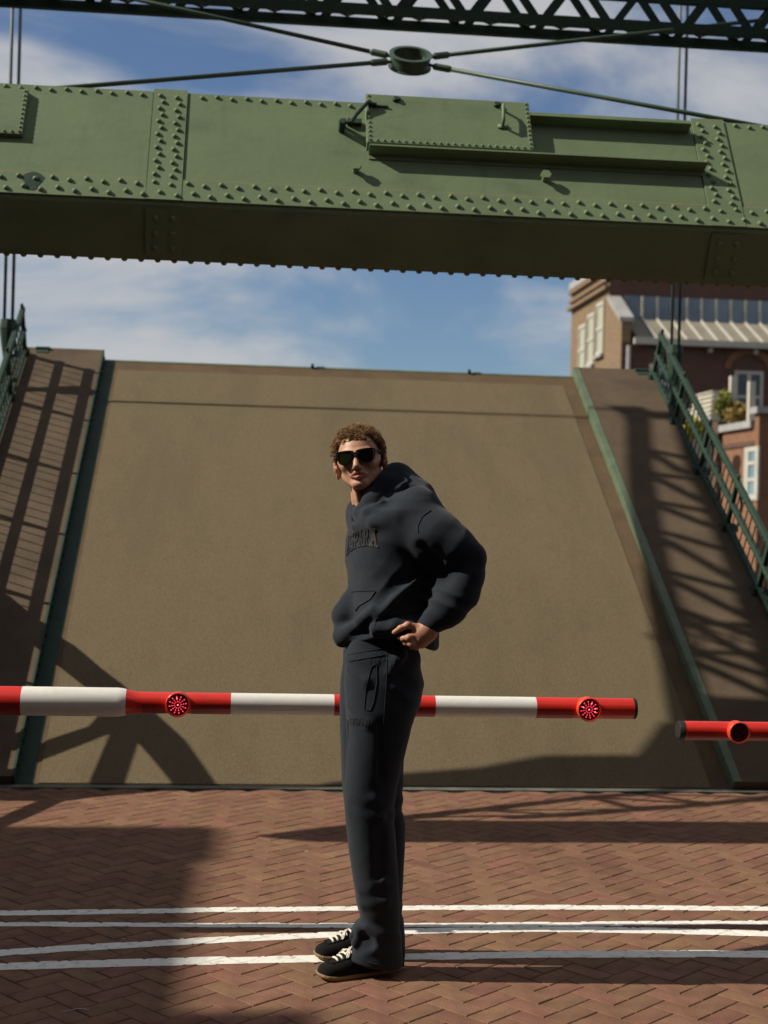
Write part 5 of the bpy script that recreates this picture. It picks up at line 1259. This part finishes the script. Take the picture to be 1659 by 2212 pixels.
nh_x = np.array([p6(x, 0, .05)[0] for x in (150, 195, 260, 340, 450, 545)]); nh_b = np.array([p6(0, y, .05)[1] for y in (1925, 1930, 1955, 1985, 2005, 2012)])
fh_x = np.array([p6(x, 0, -.15)[0] for x in (180, 225, 400, 560)]); fh_b = np.array([p6(0, y, -.15)[1] for y in (1850, 1860, 1930, 1965)])
ptop = p6(0, 0)[1]
def trousers_sdf(P):
    n_ = legsdf(P, nearleg); hemn = np.interp(P[:, 0], nh_x, nh_b); n_ = smax(n_, hemn - P[:, 1], 0.008)
    # bunched cloth over the near shoe
    n_ = smin(n_, chain(P, [p6(318, 1765, 0.09), p6(290, 1800, 0.10), p6(262, 1880, 0.10)], [0.012, 0.016, 0.012], 0.01), 0.022)
    n_ = smin(n_, chain(P, [p6(330, 1790, 0.118), p6(385, 1850, 0.122), p6(378, 1905, 0.122), p6(330, 1930, 0.118)], [0.010, 0.014, 0.014, 0.008], 0.01), 0.022)
    n_ = smax(n_, -chain(P, [p6(310, 1820, 0.135), p6(345, 1880, 0.138), p6(310, 1900, 0.135)], [0.010, 0.014, 0.010], 0.01), 0.02)
    n_ = smax(n_, -cone(P, p6(420, 1200, 0.165), p6(410, 1560, 0.150), 0.012, 0.008), 0.03)
    f_ = legsdf(P, farleg); hemf = np.interp(P[:, 0], fh_x, fh_b); f_ = smax(f_, hemf - P[:, 1], 0.008)
    f_ = smin(f_, cone(P, p6(320, 1740, -0.10), p6(255, 1830, -0.10), 0.012, 0.014), 0.02)
    k = np.interp(P[:, 1], [p6(0, 1100)[1], p6(0, 500)[1]], [0.004, 0.05])
    s = smin(n_, f_, k)
    # seat
    s = smin(s, ell(P, p6(520, 330, 0.0), (0.085, 0.12, 0.13)), 0.04)
    s = smax(s, P[:, 1] - ptop, 0.01)
    for pts, r in (([(410, 560, 0.185), (420, 900, 0.168)], 0.006), ([(225, 560, 0.10), (215, 900, 0.085)], 0.010)):
        s = smax(s, -chain(P, [p6(*q_) for q_ in pts], [r, r * .6], 0.01), 0.02)
    for pts, r in (([(230, 230, 0.12), (330, 300, 0.172)], 0.006), ([(240, 450, 0.12), (340, 560, 0.172)], 0.005), ([(255, 1000, 0.13), (380, 1010, 0.158)], 0.006), ([(250, 1080, 0.12), (420, 1120, 0.155)], 0.007), ([(300, 1560, 0.115), (430, 1500, 0.14)], 0.006), ([(310, 1640, 0.115), (450, 1620, 0.135)], 0.006), ([(470, 250, 0.17), (540, 130, 0.16)], 0.012)):
        s = smin(s, chain(P, [p6(*q_) for q_ in pts], [r * .5, r], 0.01), 0.03)
    w3 = np.exp(-((P[:, 1] - p6(0, 1760)[1]) / 0.05) ** 2)
    s = s - 0.0026 * w3 * np.sin(P[:, 1] * 105 + 30 * P[:, 0] + 0.9 * np.sin(P[:, 2] * 35))
    w4 = np.exp(-((P[:, 1] - p6(0, 1050)[1]) / 0.06) ** 2) * np.clip((P[:, 0] - p6(330, 0)[0]) / 0.06, 0, 1)
    s = s - 0.0026 * w4 * np.sin(P[:, 1] * 95 - 45 * P[:, 0])
    w5 = np.exp(-((P[:, 1] - p6(0, 330)[1]) / 0.08) ** 2) * np.clip((P[:, 0] - p6(420, 0)[0]) / 0.05, 0, 1)
    s = s - 0.004 * w5 * (1 - np.abs(np.sin(P[:, 1] * 40 + 35 * P[:, 0])))
    # gathered waistband
    wb = np.exp(-((P[:, 1] - p6(0, 140)[1]) / 0.024) ** 2)
    s = s - wb * (0.004 + 0.0016 * np.sin(P[:, 2] * 420 + P[:, 0] * 380))
    s = s + 0.0028 * noise3(P * np.array([1, 0.6, 1], np.float32), 24, 9) + 0.0015 * noise3(P * np.array([1, 0.22, 1], np.float32), 60, 13) + 0.0009 * noise3(P, 70, 11)
    return s
V5, F5 = nets(trousers_sdf, p6(100, 2060, -0.29), p6(720, 40, 0.25), 0.0046)
V5 = smooth_verts(V5, F5, 1, 0.5)
trousers = mesh_from('trousers', V5, F5, M_CLOTH, person)
bvT = bvh_of(V5, F5)

# ---------------- seams, pocket welt, drawcord and lettering laid on the cloth
def seam(bv, pts, r, name, parent, m, lift=0.0):
    Q = []
    for (a0, b0), (a1, b1) in zip(pts[:-1], pts[1:]):
        for t in np.linspace(0, 1, 12)[:-1]:
            h_ = on_surf(bv, a0 + (a1 - a0) * t, b0 + (b1 - b0) * t)
            if h_ is not None: Q.append(h_[0] + h_[1] * lift)
    if len(Q) < 3: return
    Q = np.array(Q)
    for _ in range(2): Q[1:-1] = (Q[:-2] + 2 * Q[1:-1] + Q[2:]) / 4
    q = MB(); q.tube(list(to_world(Q)), r, 5); return q.build(name, m, parent, True)
c5 = lambda x, y, c=0.2: tuple(p5(x, y, c)[:2])
c6 = lambda x, y, c=0.15: tuple(p6(x, y, c)[:2])
M_SEAM = mat('seam_thread', (0.022, 0.025, 0.030), None, 0.95, spec=0.1)
seam(bvH, [c5(1005, 850), c5(930, 905), c5(895, 985), c5(900, 1040)], 0.0028, 'shoulder_seam', hoodie, M_CLOTH, 0.0005)
seam(bvH, [c5(330, 1560), c5(430, 1540), c5(545, 1532)], 0.0020, 'pocket_seam', hoodie, M_SEAM)
seam(bvH, [c5(545, 1535), c5(500, 1605), c5(400, 1670), c5(365, 1720)], 0.0032, 'pocket_edge', hoodie, M_CLOTH, 0.001)
seam(bvH, [c5(540, 1765), c5(700, 1745), c5(845, 1722), c5(930, 1712)], 0.0022, 'hem_seam', hoodie, M_SEAM)
seam(bvH, [c5(545, 1770), c5(540, 1830)], 0.0022, 'hem_join', hoodie, M_SEAM)
seam(bvT, [c6(455, 130), c6(452, 300), c6(432, 560), c6(405, 900)], 0.0020, 'side_seam', trousers, M_SEAM)
seam(bvT, [c6(195, 185, .1), c6(300, 168), c6(452, 140)], 0.0026, 'waist_seam', trousers, M_SEAM)
seam(bvT, [c6(195, 150, .1), c6(300, 128), c6(452, 100)], 0.0020, 'waist_stitch', trousers, M_SEAM)
seam(bvT, [c6(392, 195), c6(362, 210), c6(330, 330), c6(318, 468), c6(355, 470), c6(375, 420), c6(395, 300), c6(392, 195)], 0.0020, 'pocket_welt', trousers, M_SEAM, 0.0004)
seam(bvT, [c6(205, 1915, .08), c6(340, 1962, .08), c6(420, 1975, .08)], 0.0018, 'hem_stitch', trousers, M_SEAM)
# block letters with slab serifs on a 10 x 14 grid
def R(x0, y0, x1, y1): return [(x0, y0), (x1, y0), (x1, y1), (x0, y1)]
GLY = {'C': [R(0, 2.5, 2.8, 11.5), [(0, 2.5), (2.5, 0), (4, 2.6), (2.8, 3.4)], R(2.5, 0, 7.5, 2.6), [(7.5, 0), (10, 2.5), (7.2, 3.4), (6, 2.6)], R(7.2, 2.5, 10, 5), [(0, 11.5), (2.8, 10.6), (4, 11.4), (2.5, 14)], R(2.5, 11.4, 7.5, 14), [(7.5, 14), (6, 11.4), (7.2, 10.6), (10, 11.5)], R(7.2, 9, 10, 11.5)],
       'A': [[(1, 1.5), (3.6, 1.5), (6.2, 14), (3.8, 14)], [(6.4, 1.5), (9, 1.5), (6.2, 14), (3.8, 14)], R(3, 4.6, 7, 6.8), R(-0.4, 0, 4.4, 2), R(5.6, 0, 10.4, 2), R(2.4, 12.4, 7.6, 14)],
       'S': [R(1.2, 0, 8.8, 2.0), R(7.9, 1.2, 10, 6.6), R(1.4, 6.0, 8.6, 8.0), R(0, 7.4, 2.1, 12.8), R(1.2, 12.0, 8.8, 14), R(0, 0.4, 1.8, 3.6), R(8.2, 10.4, 10, 13.6)],
       'P': [R(1.2, 0, 4, 14), R(3.9, 11.5, 8.6, 14), R(3.9, 5.4, 8.6, 7.9), R(7.4, 6.2, 10.2, 13.2), R(-0.2, 0, 5.4, 2), R(-0.2, 12.2, 4, 14)],
       'R': [R(1.2, 0, 4, 14), R(3.9, 11.5, 8.6, 14), R(3.9, 5.8, 8.6, 8.2), R(7.4, 6.6, 10.2, 13.2), [(4.6, 6), (7.4, 6), (10.0, 1), (7.2, 1)], R(-0.2, 0, 5.2, 2), R(-0.2, 12.2, 4, 14), R(6.6, 0, 10.6, 2)]}
def letter(bv, ch, corners, parent, m, lift, th):
    TL, TR, BL, BR = [np.array(c) for c in corners]
    out = MB()
    for poly in GLY[ch]:
        P4 = np.array(poly, float); n = 7; V = []
        for i in range(n):
            for j in range(n):
                s, t = i / (n - 1), j / (n - 1)
                g2 = (P4[0] * (1 - s) + P4[1] * s) * (1 - t) + (P4[3] * (1 - s) + P4[2] * s) * t
                u, v = g2[0] / 10, g2[1] / 14
                ab = (BL * (1 - u) + BR * u) * (1 - v) + (TL * (1 - u) + TR * u) * v
                h_ = on_surf(bv, ab[0], ab[1])
                V.append(None if h_ is None else (h_[0] + h_[1] * lift, h_[0] + h_[1] * (lift - th)))
        for i in range(n - 1):
            for j in range(n - 1):
                k = [i * n + j, (i + 1) * n + j, (i + 1) * n + j + 1, i * n + j + 1]
                if any(V[x] is None for x in k): continue
                if max(np.linalg.norm(V[k[a]][0] - V[k[(a + 1) % 4]][0]) for a in range(4)) > 0.03: continue
                out.add([V[x][0] for x in k], [(0, 1, 2, 3)])
                out.add([V[x][0] for x in k] + [V[x][1] for x in k], [(0, 4, 5, 1), (1, 5, 6, 2), (2, 6, 7, 3), (3, 7, 4, 0)])
    if not out.f: return
    out.v = [tuple(q) for q in to_world(np.array(out.v))]
    o = out.build('applique_letter', m, parent); return o
CHEST = [('A', 296, 318, 1085, 1070, 285, 310, 1250, 1225, M_APPL), ('S', 322, 352, 1066, 1045, 318, 350, 1215, 1190, M_APPL), ('P', 358, 396, 1042, 1022, 354, 394, 1186, 1168, M_APPL), ('A', 400, 434, 1020, 1010, 390, 440, 1170, 1156, M_APPL), ('R', 440, 482, 1008, 1002, 440, 480, 1156, 1150, M_APPL), ('A', 496, 556, 1003, 1006, 488, 566, 1152, 1166, M_APPL2)]
for ch, xl, xr, ytl, ytr, xbl, xbr, ybl, ybr, m_ in CHEST:
    letter(bvH, ch, (c5(xl, ytl), c5(xr, ytr), c5(xbl, ybl), c5(xbr, ybr)), hoodie, m_, 0.0024, 0.006)
xx = 230
for k, ch in enumerate('CASPARA'):
    x0 = 229 + k * 17.8; arc = 5.0 * ((k - 3) / 3.0) ** 2
    letter(bvT, ch, (c6(x0 + 1, 520 + arc), c6(x0 + 15.5, 520 + arc), c6(x0 + 1, 561 + arc), c6(x0 + 15.5, 561 + arc)), trousers, M_APPL, 0.0012, 0.003)

# ---------------- shoes
def shoe(toe, heel, parent, lift_cut):
    toe, heel = np.array(toe, float), np.array(heel, float); d = heel - toe; Ls = np.linalg.norm(d); d = d / Ls; sd = np.array([-d[1], d[0]])
    st_ = [(0.0, 0.012, 0.030), (0.02, 0.030, 0.040), (0.06, 0.041, 0.047), (0.13, 0.047, 0.053), (0.24, 0.050, 0.061), (0.36, 0.050, 0.076), (0.48, 0.045, 0.092), (0.60, 0.040, 0.098), (0.74, 0.037, 0.094), (0.88, 0.036, 0.092), (0.96, 0.031, 0.090), (1.0, 0.016, 0.080)]
    up = MB(); V = []; n = 16
    for t, hw, ht in st_:
        p = toe + d * Ls * t
        asym = 0.008 * math.sin(math.pi * min(1, t * 1.6))
        for k in range(n + 1):
            a = math.pi * k / n; ca, sa = math.cos(a), math.sin(a)
            x = hw * math.copysign(abs(ca) ** 0.75, ca); z = 0.011 + (ht - 0.011) * sa ** 0.72
            q = p + sd * (x + asym); V.append((q[0], q[1], z))
    m = len(st_)
    Fc = [(i * (n + 1) + k, (i + 1) * (n + 1) + k, (i + 1) * (n + 1) + k + 1, i * (n + 1) + k + 1) for i in range(m - 1) for k in range(n)] + [tuple(range(n + 1)), tuple((m - 1) * (n + 1) + k for k in range(n + 1))[::-1]]
    up.add(V, Fc); sh_ = up.build('shoe', M_SHOE, parent, True); fix_normals(sh_)
    md = sh_.modifiers.new('sub', 'SUBSURF'); md.levels = 2; md.render_levels = 2
    so = MB(); P2 = []; 
    for t, hw, ht in st_:
        p = toe + d * Ls * (t * 1.02 - 0.01); asym = 0.008 * math.sin(math.pi * min(1, t * 1.6)); P2.append((p, hw + 0.004, asym))
    ring = [p + sd * (w_ + a_) for p, w_, a_ in P2] + [p - sd * (w_ - a_) for p, w_, a_ in P2[::-1]]
    # resample and add the ridged welt
    ring = np.array(ring); R2 = []
    for a, c in zip(ring, np.roll(ring, -1, 0)):
        k = max(1, int(np.linalg.norm(c - a) / 0.0035))
        for t in range(k): R2.append(a + (c - a) * t / k)
    R2 = np.array(R2); cen = R2.mean(0); m = len(R2)
    up_t = np.clip(((R2 - toe) @ d) / Ls, 0, 1); spring = 0.010 * np.clip(1 - up_t / 0.16, 0, 1) ** 1.5
    V = []
    for i, p in enumerate(R2):
        o_ = (p - cen); o_ /= np.linalg.norm(o_); g_ = 0.0016 if (i // 1) % 2 else 0.0
        V += [(p[0] - o_[0] * 0.006, p[1] - o_[1] * 0.006, 0.0005 + spring[i]), (p[0] + o_[0] * g_ * .5, p[1] + o_[1] * g_ * .5, 0.006 + spring[i]), (p[0] + o_[0] * g_, p[1] + o_[1] * g_, 0.0125 + spring[i] * .8), (p[0] - o_[0] * 0.004, p[1] - o_[1] * 0.004, 0.0155 + spring[i] * .8)]
    Fc = [(4 * i + j, 4 * ((i + 1) % m) + j, 4 * ((i + 1) % m) + j + 1, 4 * i + j + 1) for i in range(m) for j in range(3)] + [tuple(4 * i for i in range(m))[::-1], tuple(4 * i + 3 for i in range(m))]
    so.add(V, Fc); o = so.build('sole', M_GUM, sh_); fix_normals(o)
    # laces
    def surf(t, w_):
        i = np.interp(t, [s_[0] for s_ in st_], range(len(st_))); hw = np.interp(t, [s_[0] for s_ in st_], [s_[1] for s_ in st_]); ht = np.interp(t, [s_[0] for s_ in st_], [s_[2] for s_ in st_])
        asym = 0.008 * math.sin(math.pi * min(1, t * 1.6)); p = toe + d * Ls * t
        cu = np.clip(abs(w_) / hw, 0, 0.98) ** (1 / 0.75); z = 0.014 + (ht - 0.014) * (max(0.0, 1 - cu * cu) ** 0.5) ** 0.72
        return np.array([*(p + sd * (w_ + asym)), z + 0.003])
    rows = [0.20, 0.255, 0.31, 0.365, 0.42]
    for r_i, t in enumerate(rows):
        q = MB(); q.tube([surf(t + 0.0, -0.022), surf(t, -0.012) + [0, 0, .002], surf(t, 0.0) + [0, 0, .003], surf(t, 0.012) + [0, 0, .002], surf(t, 0.022)], [0.0035, 0.0042, 0.0042, 0.0042, 0.0035], 6); q.build('lace', M_LACE, sh_, True)
    for (a, b_) in ((0.33, 0.43), (0.30, 0.40)):
        q = MB(); q.tube([surf(a, -0.018) + [0, 0, .004], surf((a + b_) / 2, 0.0) + [0, 0, .008], surf(b_, 0.02) + [0, 0, .003]], 0.0036, 6); q.build('lace', M_LACE, sh_, True)
    # bow
    for sg in (-1, 1):
        c0 = surf(0.36, 0.0) + [0, 0, .007]; c1 = surf(0.33, sg * 0.026) + [0, 0, .008]; c2 = surf(0.29, sg * 0.03) + [0, 0, .003]; c3 = surf(0.34, sg * 0.01) + [0, 0, .007]
        q = MB(); q.tube([c0, c1, c2, c3, c0 + [0, 0, .001]], 0.0030, 6); q.build('lace_bow', M_LACE, sh_, True)
    q = MB(); pts = [surf(t, w_) - [0, 0, .0016] for t, w_ in ((0.5, -0.030), (0.38, -0.028), (0.24, -0.026), (0.14, -0.020), (0.10, 0.0), (0.14, 0.020), (0.24, 0.026), (0.38, 0.028), (0.5, 0.03))]
    q.tube(pts, 0.0018, 5); q.build('toe_seam', M_SHOE, sh_, True)
    return sh_
shoe((0.290, 4.752), (0.586, 4.868), person, None)
shoe((0.290, 4.972), (0.584, 5.045), person, None)
